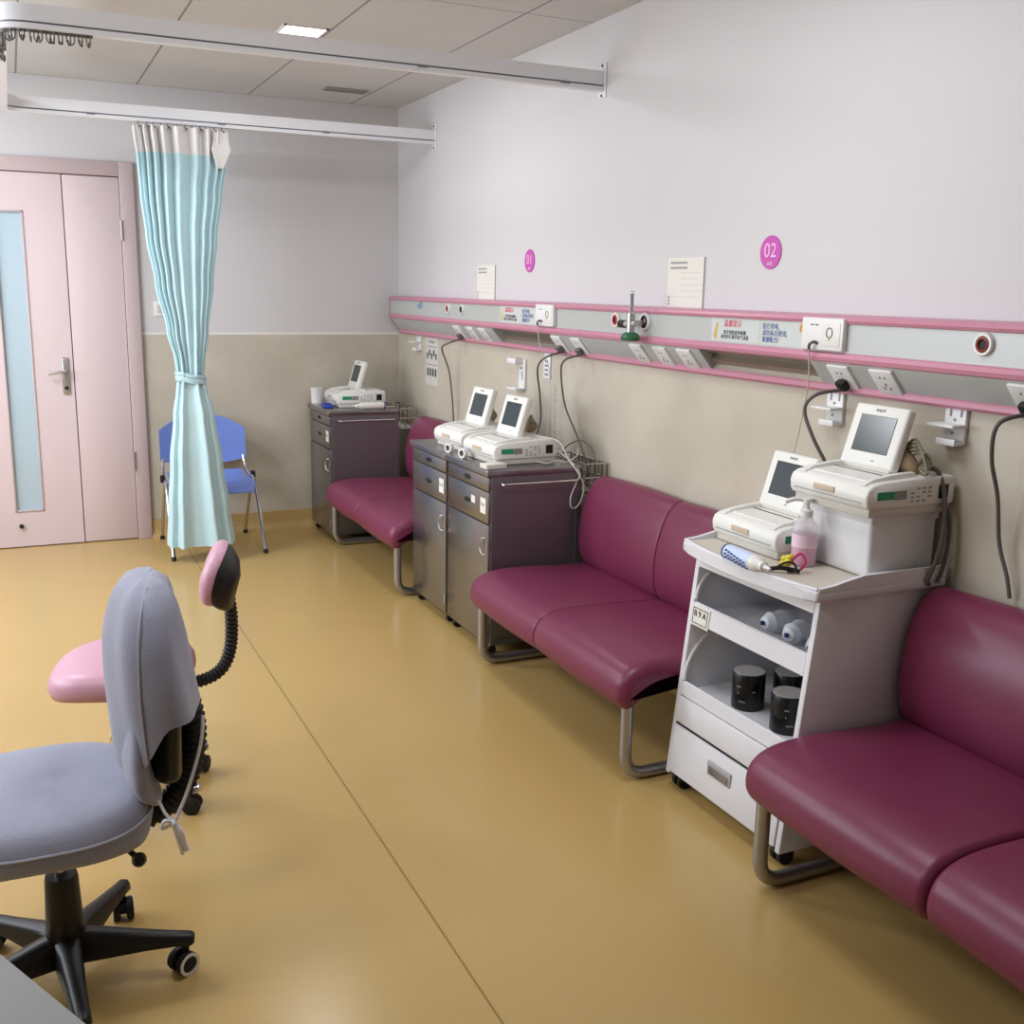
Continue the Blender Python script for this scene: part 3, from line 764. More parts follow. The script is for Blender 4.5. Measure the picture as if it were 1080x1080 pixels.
# clear bags with navy caps on the upper shelf
for i, (x, y, r_) in enumerate(((1.90, 2.27, 0), (1.89, 2.17, .3), (1.88, 2.06, .2), (2.0, 2.12, .6))):
    t = thing('syringe_pack', ['clear plastic pack with a navy cap, leftmost on the upper trolley shelf', 'clear plastic pack with a navy cap, second from the left on the upper trolley shelf', 'clear plastic pack with a navy cap, rightmost at the front of the upper trolley shelf', 'clear plastic pack at the back of the upper trolley shelf'][i], 'pack', (x, y, .557), r_, 'clear packs on the upper trolley shelf')
    b = BM(); M = Matrix.Translation((0, 0, .034)) @ Matrix.Rotation(PI/2, 4, 'Y') @ Matrix.Diagonal((1.1, 1.15, .8, 1))
    lathe(b, [(.004, -.05), (.016, -.045), (.026, -.02), (.022, .0), (.028, .03), (.024, .06), (.012, .10), (.003, .11)], 16, M)
    obj('pack_body', b, PLBAG, t)
    b = BM(); bmesh.ops.create_icosphere(b, subdivisions=2, radius=.007, matrix=Matrix.Translation((-.044, 0, .034))); obj('navy_cap', b, NAVY, t)

# ------------------------------------------------------------------ bed-head trunking
TK = thing('bedhead_trunking', 'long grey bed-head service trunking with three pink trims along the right wall', 'service trunking', (W, 3.0, 0))
Y0, Y1 = -1.2-3.0, 6.40-3.0
FX = -.082       # upper face, relative to wall
def pr(poly, name, m, y0=Y0, y1=Y1, parent=TK):
    b = BM(); prism(b, poly, y0, y1, 'y'); return obj(name, b, m, parent)
niches = [(4.845-3, 4.215-3), (3.075-3, 2.50-3)]       # (left, right) of the open recesses
pr([(0, 1.432), (FX, 1.424), (FX, 1.318), (0, 1.318)], 'upper_channel', PANELM)
slant = [(FX, 1.318), (FX+.003, 1.305), (-.012, 1.228), (0, 1.228), (0, 1.318)]
segs = [(Y0, niches[1][1]), (niches[1][0], niches[0][1]), (niches[0][0], Y1)]
for a, c in segs: pr(slant, 'sloping_cover', PANELM, a, c)
pr([(FX+.004, 1.441), (FX-.006, 1.436), (FX-.010, 1.428), (FX-.006, 1.420), (FX, 1.418), (0, 1.432), (0, 1.444)], 'pink_trim', PINK)
pr([(FX, 1.337), (FX-.008, 1.333), (FX-.011, 1.322), (FX-.007, 1.311), (FX+.004, 1.306), (FX+.01, 1.318)], 'pink_trim', PINK)
pr([(-.022, 1.240), (-.026, 1.234), (-.026, 1.222), (-.018, 1.214), (0, 1.212), (0, 1.240)], 'pink_trim', PINK)
b = BM(); prism(b, [(0, 1.444), (FX-.012, 1.441), (FX-.012, 1.312), (-.028, 1.226), (-.02, 1.212), (0, 1.212)], Y1, Y1+.008, 'y'); obj('end_cap', b, mat('pink_grey_cap', (186, 168, 172), .5), TK)
for a, c in niches:
    b = BM()
    prism(b, [(FX+.01, 1.305), (FX+.02, 1.312), (-.008, 1.312), (-.008, 1.29)], c, a, 'y')
    prism(b, [(-.008, 1.312), (-.010, 1.29), (-.030, 1.272), (-.010, 1.255), (-.016, 1.240), (-.001, 1.240), (-.001, 1.312)], c, a, 'y')
    obj('recess_tray', b, mat('tarnished_steel', (176, 168, 156), .38, metal=.75), TK)

# sloping-face sockets
sl = Vector((-.012-(FX+.003), 0, 1.228-1.305)); sl_u = (-sl).normalized()        # up the slope
sl_c = Vector((W+(FX+.003-.012)/2, 0, (1.305+1.228)/2+.003))
sl_n = Vector((0, -1, 0)).cross(sl_u)
def plug_at(y):
    p = sl_c+sl_u*-.028+sl_n*.030; return (p.x, y, p.z)
def socket(y, label, plug=False, two=True):
    n = Vector((0, -1, 0)).cross(sl_u)
    t = thing('wall_socket', label, 'socket', (sl_c.x, y, sl_c.z), 0, 'white sockets on the sloping face of the trunking')
    M = frame_m((0, -1, 0), sl_u, (0, 0, 0))
    b = BM(); box(b, (-.043, -.045, .0), (.043, .045, .011), .004, 2, M); pt = obj('socket_plate', b, SWHITE, t)
    b = BM()
    for x in (-.009, .009): box(b, (x-.0022, .017, .011), (x+.0022, .023, .0116), 0, 1, M)
    for x, a in ((-.011, .5), (.011, -.5)): box(b, (-.0018, -.006, .0), (.0018, .006, .0006), 0, 1, M @ Matrix.Translation((x, -.019, .011)) @ Matrix.Rotation(a, 4, 'Z'))
    box(b, (-.0018, -.011, .011), (.0018, .0, .0116), 0, 1, M); obj('pin_slots', b, INK, pt)
    if plug:
        b = BM(); box(b, (-.018, -.035, .011), (.018, .0, .034), .007, 2, M); pg = obj('plug', b, BLACKG if plug == 2 else CORD, t)
    return t, M
S = [(6.0, None, 0)]
soc = [(5.33, 'white socket with a grey plug, leftmost in the far bed group', 1), (5.145, 'white socket without a plug, second of the far bed group', 0), (4.985, 'white socket without a plug, beside the open steel recess of the far bed', 0),
       (4.165, 'white socket with a grey plug just right of the far steel recess', 1), (3.985, 'white socket with a plug, second right of the far steel recess', 1),
       (3.50, 'white socket directly under the green flow meter', 0), (3.335, 'white socket between the flow meter socket and the near steel recess group', 0), (3.175, 'white socket beside the left end of the near steel recess', 0),
       (2.385, 'white socket with a dark grey plug right of the near steel recess', 2), (2.215, 'empty white socket above the upper monitor, right of the dark plug', 0), (1.755, 'white socket with a plug at the right edge of the frame', 2)]
for y, l, p_ in soc:
    s_, _ = socket(y, l, p_)
# gas outlets
def outlet(y, label, ring, core, r=.029):
    t = thing('gas_outlet', label, 'gas outlet', (W+FX, y, 1.388), 0, 'round gas outlets on the trunking')
    M = Matrix.Rotation(-PI/2, 4, 'Y')
    b = BM(); lathe(b, [(r*.72, 0), (r, 0), (r, .006), (r*.92, .010), (r*.72, .010), (r*.72, 0)], 28, M, cap=False); obj('white_flange', b, SWHITE, t)
    b = BM(); lathe(b, [(.001, 0), (r*.78, 0), (r*.78, .008), (r*.46, .012), (r*.42, .005), (.001, .005)], 28, M); obj('coloured_ring', b, ring, t)
    b = BM(); lathe(b, [(.001, .0052), (r*.38, .0052), (r*.34, .007), (.001, .007)], 20, M); obj('valve_core', b, core, t)
outlet(5.42, 'small red gas outlet on the trunking of the far bed', RED, DARK, .026)
outlet(5.225, 'small black gas outlet right of the red one on the far trunking', BLACK, STAIN, .026)
outlet(3.632, 'red gas outlet left of the flow meter', RED, DARK)
outlet(3.42, 'white and black gas outlet that holds the flow meter', BLACK, STAIN, .034)
outlet(1.87, 'brown-red gas outlet at the right edge of the trunking', COPPER, DARK)
# oxygen flow meter
t = thing('oxygen_flow_meter', 'oxygen flow meter with clear tube, black knob and green base on the trunking', 'flow meter', (W+FX-.012, 3.425, 1.378))
b = BM(); cyl(b, (.008, .0, .006), (-.045, .0, .004), .010); cyl(b, (-.045, -.03, .004), (-.05, .045, .0), .012); cyl(b, (-.05, 0, -.03), (-.05, 0, .04), .015); obj('valve_body', b, STAIN, t)
b = BM(); cyl(b, (-.05, .04, 0), (-.05, .075, 0), .015, 16); obj('black_knob', b, BLACK, t)
b = BM(); lathe(b, [(.009, .04), (.009, .12), (.0075, .122), (.001, .122)], 20, Matrix.Translation((-.05, 0, 0))); obj('clear_tube', b, GLASS, t)
b = BM(); lathe(b, [(.001, .045), (.004, .045), (.004, .112), (.001, .112)], 10, Matrix.Translation((-.05, 0, 0))); obj('scale_rod', b, PAPERL, t)
b = BM(); lathe(b, [(.001, -.062), (.030, -.060), (.034, -.048), (.026, -.034), (.014, -.028), (.001, -.028)], 20, Matrix.Translation((-.05, 0, 0)) @ Matrix.Diagonal((1, 1.35, 1, 1))); obj('green_base', b, DGREEN, t)
# nurse call boxes
for y, far in ((4.235, True), (2.435, False)):
    t = thing('nurse_call_box', 'white nurse call box on the %s trunking, right of its notice' % ('far bed' if far else 'near bed'), 'call box', (W+FX, y, 1.388), 0, 'nurse call boxes on the trunking')
    b = BM(); box(b, (-.018, -.088, -.047), (0, .088, .046), .004, 2); obj('call_box_cover', b, SWHITE, t)
    b = BM(); box(b, (-.0186, .035, .024), (-.0175, .049, .027)); box(b, (-.0186, .015, .024), (-.0175, .029, .027)); box(b, (-.0186, .015, -.025), (-.0175, .028, -.022)); obj('printed_marks', b, INK, t)
    b = BM(); box(b, (-.0195, -.078, -.034), (-.0180, -.005, .032), .001); bt = obj('call_button', b, WHITE, t)
    b = BM(); M = Matrix.Translation((-.0203, -.035, .004)) @ Matrix.Rotation(-PI/2, 4, 'Y')
    ring = [M @ Vector((.0145*math.cos(2*PI*k/24), .012*math.sin(2*PI*k/24), 0)) for k in range(25)]
    tube(b, ring, .0012, 6); box(b, (-.021, -.038, -.017), (-.0195, -.032, -.015)); obj('bulb_symbol', b, INK, bt)
    b = BM()
    tube(b, spline([(-.018, .015, -.028), (-.03, .018, -.024), (-.034, .03, -.032), (-.03, .035, -.045)], 6), .0045, 8); obj('cord_plug', b, CORD, t)
# call cords hanging from the boxes
def cord(name, label, pts, r, m, cat='cord', group=None, n=10):
    b = BM(); tube(b, spline(pts, n), r, 8); o = obj(name, b, m, angle=80)
    # origin at its first point
    p0 = Vector(pts[0]); o.data.transform(Matrix.Translation(-p0)); o.location = p0
    return tag(o, label, cat, group)
xc = W+FX-.03
cord('call_cord', 'thin beige cord hanging from the near nurse call box to the lower trolley monitor', [(xc, 2.47, 1.343), (2.14, 2.485, 1.25), (2.15, 2.51, 1.15), (2.13, 2.515, 1.03), (2.06, 2.47, .98), (2.05, 2.44, .90)], .0022, CORDL)
cord('call_cord', 'thin white cord hanging from the far nurse call box past the trunking', [(xc, 4.27, 1.343), (2.14, 4.28, 1.25), (2.19, 4.285, 1.15), (2.205, 4.30, 1.0), (2.21, 4.32, .88), (2.19, 4.30, .80)], .002, CORDW)
# notices on the trunking
def sticker(y0, y1, label, title, body, blue):
    t = thing('notice_sticker', label, 'notice', (W+FX, (y0+y1)/2, 1.380), 0, 'printed notices on the trunking')
    h = (y1-y0)/2
    b = BM(); box(b, (-.0008, -h, -.038), (0, h, .040)); bk = obj('sticker_sheet', b, STICK, t)
    if not blue:
        text('red_title', '温馨提示', .0245, REDINK, bk, (-.0012, .012, .0195), align='CENTER')
        text('black_text', '医疗用氧请勿吸烟\n请勿自行调节氧气流量', .0150, INK, bk, (-.0012, -.0, -.016), align='CENTER')
        b = BM()
        for k in range(3):
            bmesh.ops.create_icosphere(b, subdivisions=2, radius=.010-.0015*k, matrix=Matrix.Translation((-.0012, h-.022-.004*k, -.020+.017*k)) @ Matrix.Diagonal((.06, 1, 1.3, 1)))
        obj('yellow_ornament', b, mat('ochre_print', (200, 172, 92), .6), bk)
    else:
        text('blue_text', '医疗用电,\n请勿私自使用,\n谢谢配合!', .0205, BLUEINK, bk, (-.0012, h-.012, -.002), sx=.95)
        b = BM(); bmesh.ops.create_icosphere(b, subdivisions=2, radius=.009, matrix=Matrix.Translation((-.0012, -h+.014, .02)) @ Matrix.Diagonal((.06, 1, 1.5, 1))); obj('orange_ornament', b, mat('orange_print', (206, 140, 70), .6), bk)
sticker(4.505, 4.74, 'notice with a red title and black lines on the far bed trunking', '', '', False)
sticker(4.33, 4.503, 'notice with three blue lines on the far bed trunking, beside the call box', '', '', True)
sticker(2.742, 3.00, 'notice with a red title and black lines on the near bed trunking', '', '', False)
sticker(2.53, 2.74, 'notice with three blue lines on the near bed trunking, beside the call box', '', '', True)
t = thing('blue_sticker', 'tiny blue sticker at the far left of the trunking', 'sticker', (W+FX, 5.86, 1.40))
b = BM(); box(b, (-.001, -.03, -.02), (0, .02, .03)); obj('sticker_sheet', b, mat('pale_blue_sticker', (128, 146, 190), .5), t)
b = BM(); box(b, (-.001, .02, -.025), (0, .028, .0)); box(b, (-.001, .035, -.01), (0, .06, -.004)); obj('printed_marks', b, BLUEINK, t)

# papers, number discs on the wall
def paper(y0, y1, z0, z1, label):
    t = thing('wall_paper_sheet', label, 'paper', (W, (y0+y1)/2, z0), 0, 'printed sheets above the trunking')
    h = (y1-y0)/2; hz = z1-z0
    b = BM(); box(b, (-.004, -h, 0), (0, h, hz)); sh = obj('paper_sheet', b, PAPER, t)
    b = BM()
    for z, a0, a1 in ((hz*.90, -.05, .09), (hz*.80, 0, .07)):
        a0, a1 = h*.35*0+.02, h*.85
        k = a1
        while k > a0-.03:
            box(b, (-.0046, k-.006, z-.004), (-.004, k, z+.004)); k -= .0085
    for k in range(3): box(b, (-.0046, h*.84, .01+k*.012), (-.004, h*.94, .018+k*.012))
    obj('printed_heading', b, PAPERL, sh)
    b = BM()
    for k in range(5): box(b, (-.0046, -h*.85, hz*(.70-.12*k)), (-.004, h*.2 if k < 4 else h*.8, hz*(.70-.12*k)+.0012))
    obj('ruled_lines', b, mat('pale_line', (186, 184, 182), .8), sh)
    b = BM(); box(b, (-.0052, -h-.002, 0), (0, -h+.0025, hz)); obj('sheet_edge', b, mat('pale_line', (186, 184, 182), .8), sh)
paper(4.985, 5.215, 1.440, 1.615, 'pale printed sheet above the trunking, left of the 01 disc')
paper(3.175, 3.405, 1.442, 1.622, 'pale printed sheet above the trunking, left of the 02 disc')
for y, s, l in ((4.59, '01', 'round magenta bed number disc reading 01 on the white wall'), (2.815, '02', 'round magenta bed number disc reading 02 on the white wall')):
    t = thing('bed_number_disc', l, 'number sign', (W, y, 1.630), 0, 'bed number discs')
    b = BM(); lathe(b, [(.001, 0), (.053, 0), (.053, .003), (.052, .004), (.001, .004)], 40, Matrix.Rotation(-PI/2, 4, 'Y')); dd = obj('disc', b, MAG, t)
    text('numerals', s, .064, MAGL, dd, (-.0045, 0, .004), align='CENTER')
    text('small_text', '温馨', .014, MAGL, dd, (-.0045, 0, -.036), align='CENTER')

# wall brackets under the trunking
def bracket(y, z, label):
    t = thing('wall_bracket', label, 'bracket', (W, y, z), 0, 'white brackets under the trunking')
    b = BM(); box(b, (-.012, -.035, -.05), (0, .035, .045), .003); bp_ = obj('back_plate', b, SWHITE, t)
    b = BM(); box(b, (-.062, -.04, -.004), (-.008, .048, .004), .002); obj('ledge', b, SWHITE, t)
    b = BM(); box(b, (-.040, -.032, -.052), (-.010, .03, -.044), .002); box(b, (-.042, -.032, -.052), (-.037, .03, -.035), .001); obj('lower_lip', b, SWHITE, t)
    b = BM()
    b.free()
    for yy in (-.02, .015): b = BM(); box(b, (-.0135, yy-.003, .022), (-.012, yy+.003, .044)); obj('slot', b, GREYL, bp_)
    b = BM(); cyl(b, (-.012, 0, .014), (-.014, 0, .014), .004, 8); obj('screw', b, GREYL, bp_); b = BM(); cyl(b, (-.012, .005, -.022), (-.014, .005, -.022), .004, 8); obj('screw', b, GREYL, bp_)
bracket(2.00, 1.172, 'white wall bracket right of the upper monitor')
bracket(2.455, 1.168, 'white wall bracket behind the dark plug cable')
bracket(6.09, 1.175, 'small white wall bracket at the far end beside the pictogram sheet')
t = thing('tall_wall_bracket', 'tall white bracket with a foot on the wall above the pair of monitors', 'bracket', (W, 4.64, 1.10))
b = BM(); box(b, (-.012, -.04, -.075), (0, .03, .07), .003); obj('back_plate', b, SWHITE, t)
b = BM(); box(b, (-.055, -.02, .045), (-.01, .075, .072), .004); obj('upper_arm', b, SWHITE, t)
b = BM(); box(b, (-.055, -.03, -.08), (-.01, .075, -.070), .002); obj('foot_plate', b, SWHITE, t)
b = BM(); box(b, (-.0135, -.02, .02), (-.012, .015, .03)); box(b, (-.0135, -.02, -.03), (-.012, -.01, .01)); obj('printed_marks', b, PAPERL, t)
t = thing('hanging_tag', 'small white printed tag on the wall right of the tall bracket', 'tag', (W, 4.375, 1.165))
b = BM(); box(b, (-.008, -.033, -.07), (0, .033, .05), .002); tg = obj('tag_card', b, SWHITE, t)
b = BM()
for k in range(4): box(b, (-.0088, -.02+.006*(k % 2), -.055+.02*k), (-.008, .02, -.045+.02*k))
obj('printed_marks', b, GREYL, tg)
# pictogram sheet
t = thing('pictogram_sheet', 'narrow sheet with two rows of black pictograms on the far right wall', 'poster', (W, 5.885, 1.07))
b = BM(); box(b, (-.003, -.10, -.14), (0, .10, .14)); sh = obj('paper_sheet', b, mat('sheet_grey', (206, 202, 196), .8), t)
b = BM(); box(b, (-.0034, -.085, .085), (-.003, .085, .088)); box(b, (-.0034, -.085, -.02), (-.003, .085, -.017))
for k in range(5):
    y = -.07+.035*k
    box(b, (-.0036, y-.011, .015+.018*(k % 2)), (-.003, y+.011, .05+.018*(k % 2)))
for k in range(4):
    y = -.063+.042*k
    box(b, (-.0036, y-.013, -.085), (-.003, y+.013, -.04)); 
obj('pictograms', b, mat('charcoal_print', (70, 72, 78), .8), sh)
b = BM(); box(b, (-.0034, -.05, .108), (-.003, .05, .120)); obj('heading', b, PAPERL, sh)

# ------------------------------------------------------------------ cables
gc = 'power cords running down from the trunking'
cord('power_cord', 'dark cord from the leftmost far socket down behind the far cabinets', [plug_at(5.33), (2.115, 5.342, 1.205), (2.12, 5.44, 1.17), (2.17, 5.46, 1.05), (2.19, 5.46, .9), (2.20, 5.46, .76)], .0045, CORD, group=gc)
cord('power_cord', 'dark cord curving from right of the far recess down to the nearer cabinet monitor', [plug_at(4.165), (2.115, 4.177, 1.205), (2.13, 4.28, 1.15), (2.17, 4.33, 1.02), (2.18, 4.34, .90), (2.12, 4.3, .80)], .0045, CORD, group=gc)
cord('power_cord', 'grey cord from the second far plug sweeping down to the wire basket', [plug_at(3.985), (2.115, 3.997, 1.205), (2.14, 4.07, 1.14), (2.18, 4.10, 1.0), (2.18, 4.00, .90), (2.16, 3.90, .84), (2.17, 3.86, .76), (2.17, 3.86, .70)], .0042, CORD, group=gc)
cord('power_cord', 'dark grey cord looping from the dark plug down behind the upper monitor', [plug_at(2.385), (2.105, 2.405, 1.215), (2.085, 2.428, 1.17), (2.10, 2.40, 1.09), (2.14, 2.37, 1.0), (2.19, 2.37, .90), (2.19, 2.36, .84)], .0055, CORD, group=gc)
cord('power_cord', 'dark grey cord hanging down at the right edge of the frame', [plug_at(1.755), (2.11, 1.772, 1.205), (2.125, 1.792, 1.12), (2.17, 1.80, 1.02), (2.195, 1.80, .9), (2.205, 1.775, .82), (2.212, 1.765, .765)], .0055, CORD, group=gc)
b = BM()
pts = [Vector((2.195+.008*math.cos(k*.9), 4.235+.008*math.sin(k*.9), 1.08-k*.0022)) for k in range(130)]
tube(b, pts, .0018, 5); o = obj('coiled_cord', b, CORDW); o.data.transform(Matrix.Translation((-2.195, -4.235, -1.08))); o.location = (2.195, 4.235, 1.08)
tag(o, 'white coiled cord hanging on the wall behind the nearer cabinet monitor', 'cord')
cord('sensor_cable', 'white sensor cable looped down the side of the near cabinet', [(1.97, 3.95, .893), (2.03, 3.87, .880), (2.055, 3.82, .81), (2.08, 3.785, .76), (2.11, 3.782, .70), (2.10, 3.785, .64), (2.08, 3.79, .61), (2.055, 3.785, .615), (2.05, 3.782, .66), (2.075, 3.78, .72), (2.09, 3.785, .755), (2.07, 3.83, .80), (2.03, 3.875, .84)], .0032, CORDW)
cord('sensor_cable', 'thin white cable lying along the back edge of the near cabinet top', [(1.93, 3.865, .8), (1.97, 3.845, .795), (2.02, 3.86, .80), (2.06, 3.85, .795), (2.12, 3.87, .815), (2.14, 3.90, .84)], .0028, CORDW)
cord('sensor_cable', 'dark thin cable arching over the wire basket beside the near cabinet', [(2.08, 3.92, .80), (2.10, 3.93, .845), (2.15, 3.90, .875), (2.18, 3.86, .85), (2.185, 3.82, .79), (2.18, 3.82, .74)], .003, CORD)
cord('sensor_cable', 'thin white cable draped over the back of the far corner monitor', [(1.96, 6.075, .83), (1.97, 6.055, .81), (2.0, 6.03, .796), (2.05, 6.03, .795)], .0025, CORDW)
# two grey cables down the side of the upper monitor
cord('sensor_cable', 'grey cable from the upper monitor hanging down beside the white box, outer one', [(2.15, 2.02, 1.06), (2.165, 1.985, 1.05), (2.175, 1.965, .98), (2.17, 1.955, .90), (2.155, 1.953, .83), (2.14, 1.962, .77), (2.15, 1.965, .755)], .0065, CORD)
cord('sensor_cable', 'grey cable from the upper monitor hanging down beside the white box, inner one', [(2.17, 1.99, .99), (2.19, 1.965, .95), (2.195, 1.957, .88), (2.185, 1.957, .80), (2.175, 1.962, .757)], .0055, CORD)
# cloth belts bundled behind the monitors
def bundle(loc, label, s=1, dark=False):
    t = thing('belt_bundle', label, 'belt bundle', loc, 0, 'tan belt bundles behind the monitors')
    b = BM()
    rings = []
    for k in range(7):
        a = k/6; w = .035*s*math.sin(PI*(.18+.7*a)); 
        rings.append([Vector((w*math.cos(q*PI/5)*.8, .055*s-.11*s*a, w*.9+w*.9*math.sin(q*PI/5)*(1+.15*math.sin(3*q+k)))) for q in range(10)])
    loft(b, rings); obj('folded_belt', b, BROWN, t, angle=60)
    b = BM()
    for k in range(5):
        a = random.uniform(-.5, .5)
        tube(b, spline([(0, .02*s, .03*s), (.01*s*math.cos(a), -.03*s, .05*s+.01*k*s), (.015*s*math.sin(k), -.075*s-.006*k*s, .06*s-.012*k*s), (.01*s, -.04*s, .02*s)], 6), .004*s, 6)
    obj('belt_loops', b, mat('olive_grey_band', (128, 120, 100), .8), t)
bundle((2.12, 2.07, 1.042), 'tan belt bundle on the back of the upper trolley monitor')
_p, _q = at(516, 440, 2, .90), at(556, 452, 2, .90)
bundle((_p.x, _p.y, .885), 'tan belt bundle between the two cabinet monitors', .75)
bundle((_q.x, _q.y, .886), 'tan belt bundle on the back of the nearer cabinet monitor', .85)

# ------------------------------------------------------------------ small things on the cabinets
t = thing('white_cup', 'white paper cup on the far corner cabinet', 'cup', (1.668, 6.395, .788))
b = BM(); lathe(b, [(.001, 0), (.034, 0), (.037, .09), (.039, .093), (.036, .093), (.0335, .006), (.001, .006)], 28); obj('cup_body', b, mat('cup_white', (232, 230, 232), .6), t)
b = BM(); lathe(b, [(.036, .089), (.040, .090), (.0405, .094), (.037, .095)], 28); obj('cup_rim', b, mat('cup_white', (232, 230, 232), .6), t)
pq = at(352, 429, 2, .80)
t = thing('blue_clip', 'small blue plastic clip on the corner cabinet beside the paper cup', 'clip', (1.665, 6.16, .788))
b = BM(); prism(b, [(-.03, -.05), (.03, -.055), (.035, 0), (.015, .055), (-.02, .05)], 0, .018, 'z', .006); obj('clip_body', b, BLUEC, t)
b = BM(); prism(b, [(-.02, -.03), (.02, -.03), (.01, .03), (-.01, .03)], .018, .026, 'z', .003); obj('clip_lever', b, BLUEC, t)
bt = bottle_lying((1.86, 5.945, .770), PI, 'white gel bottle lying at the edge of the far corner cabinet', r=.020, plain=True)
bt.location = (1.875, 5.995, .788)
t = thing('white_card_box', 'flat white paper box on the front corner of the near cabinet', 'box', (1.725, 3.848, .788), math.radians(4))
b = BM(); box(b, (-.046, -.03, 0), (.046, .03, .016), .002); obj('box_body', b, WHITE, t)
b = BM(); box(b, (-.0465, -.0305, .012), (.0465, .0305, .0185), .001); obj('box_lid', b, PAPER, t)
_a, _c = at(460, 474, 2, .806), at(487, 479, 2, .806)
for i, (x, y, l) in enumerate(((max(_a.x, 1.703), _a.y, 'white round tape roll hanging at the front of the left cabinet of the pair'), (max(_c.x, 1.703), _c.y, 'white round tape roll at the front of the near cabinet under the monitor'))):
    t = thing('tape_roll', l, 'tape roll', (x, y, .788), math.radians(20), 'white tape rolls')
    b = BM(); lathe(b, [(.013, -.010), (.022, -.010), (.022, .010), (.013, .010), (.013, -.010)], 24, Matrix.Translation((0, 0, .0225)) @ Matrix.Rotation(PI/2, 4, 'Y'), cap=False); obj('tape_band', b, SWHITE, t)
    b = BM(); lathe(b, [(.011, -.011), (.0135, -.011), (.0135, .011), (.011, .011), (.011, -.011)], 24, Matrix.Translation((0, 0, .0225)) @ Matrix.Rotation(PI/2, 4, 'Y'), cap=False); obj('tape_core', b, GREYL, t)

# ------------------------------------------------------------------ blue stacking chair
t = thing('stacking_chair', 'blue plastic stacking chair with metal legs behind the curtain', 'chair', (.965, 6.13, 0))
b = BM()
def shell(nx, ny, f, th, b):
    top = [[Vector(f(i/nx, j/ny)) for i in range(nx+1)] for j in range(ny+1)]
    V = [[b.verts.new(p) for p in r] for r in top]
    V2 = [[b.verts.new(p+Vector(th)) for p in r] for r in top]
    for j in range(ny):
        for i in range(nx):
            b.faces.new((V[j][i], V[j][i+1], V[j+1][i+1], V[j+1][i])); b.faces.new((V2[j][i], V2[j+1][i], V2[j+1][i+1], V2[j][i+1]))
    for i in range(nx):
        b.faces.new((V[0][i], V2[0][i], V2[0][i+1], V[0][i+1])); b.faces.new((V[ny][i], V[ny][i+1], V2[ny][i+1], V2[ny][i]))
    for j in range(ny):
        b.faces.new((V[j][0], V[j+1][0], V2[j+1][0], V2[j][0])); b.faces.new((V[j][nx], V2[j][nx], V2[j+1][nx], V[j+1][nx]))
def seatf(u, v):
    x = (u-.5)*2; w = .232-.02*v-(.03*max(0, .15-v)/.15)
    y = -.225+.40*v
    z = .402-.018*(1-x*x)*math.sin(PI*min(1, v*1.1))-.045*max(0, (.2-v)/.2)**2*(1)+.02*max(0, (v-.85)/.15)
    return (x*w, y, z)
shell(16, 16, seatf, (0, 0, -.010), b); obj('seat_shell', b, BLUEP, t)
b = BM()
def backf(u, v):
    x = (u-.5)*2
    topz = .745-.085*abs(x)**2.2; botz = .450+.035*abs(x)**2
    z = botz+(topz-botz)*v
    return (x*.245, .195+.03*(z-.45)/.3+.035*(1-x*x), z)
shell(20, 10, backf, (0, -.010, 0), b); obj('back_shell', b, BLUEP, t)
for s in (-1, 1):
    b = BM(); x = s*.252
    tube(b, bend([(s*.252, -.262, .012), (s*.245, -.03, .385), (s*.245, .02, .40)], .03, 4), .0095, 10)
    fr = obj('front_leg', b, CHROME, t)
    b = BM(); cyl(b, (s*.253, -.265, 0), (s*.251, -.256, .02), .013, 12); obj('foot_cap', b, BLACKG, fr)
    b = BM(); tube(b, bend([(s*.245, .29, .012), (s*.245, .05, .385), (s*.245, .0, .395)], .03, 4), .0095, 10); fr = obj('rear_leg', b, CHROME, t)
    b = BM(); cyl(b, (s*.245, .292, 0), (s*.245, .282, .02), .013, 12); obj('foot_cap', b, BLACKG, fr)
    b = BM(); tube(b, bend([(s*.245, .02, .39), (s*.238, .17, .42), (s*.215, .262, .64)], .05, 5), .0095, 10); obj('back_post', b, CHROME, t)
    b = BM(); box(b, (s*.255-.012, .03, .385), (s*.255+.012, .07, .425), .005); obj('stacking_stop', b, BLACKG, t)
b = BM(); cyl(b, (-.245, 0, .380), (.245, 0, .380), .009); cyl(b, (-.2, .12, .38), (.2, .12, .38), .008); obj('cross_bar', b, CHROME, t)

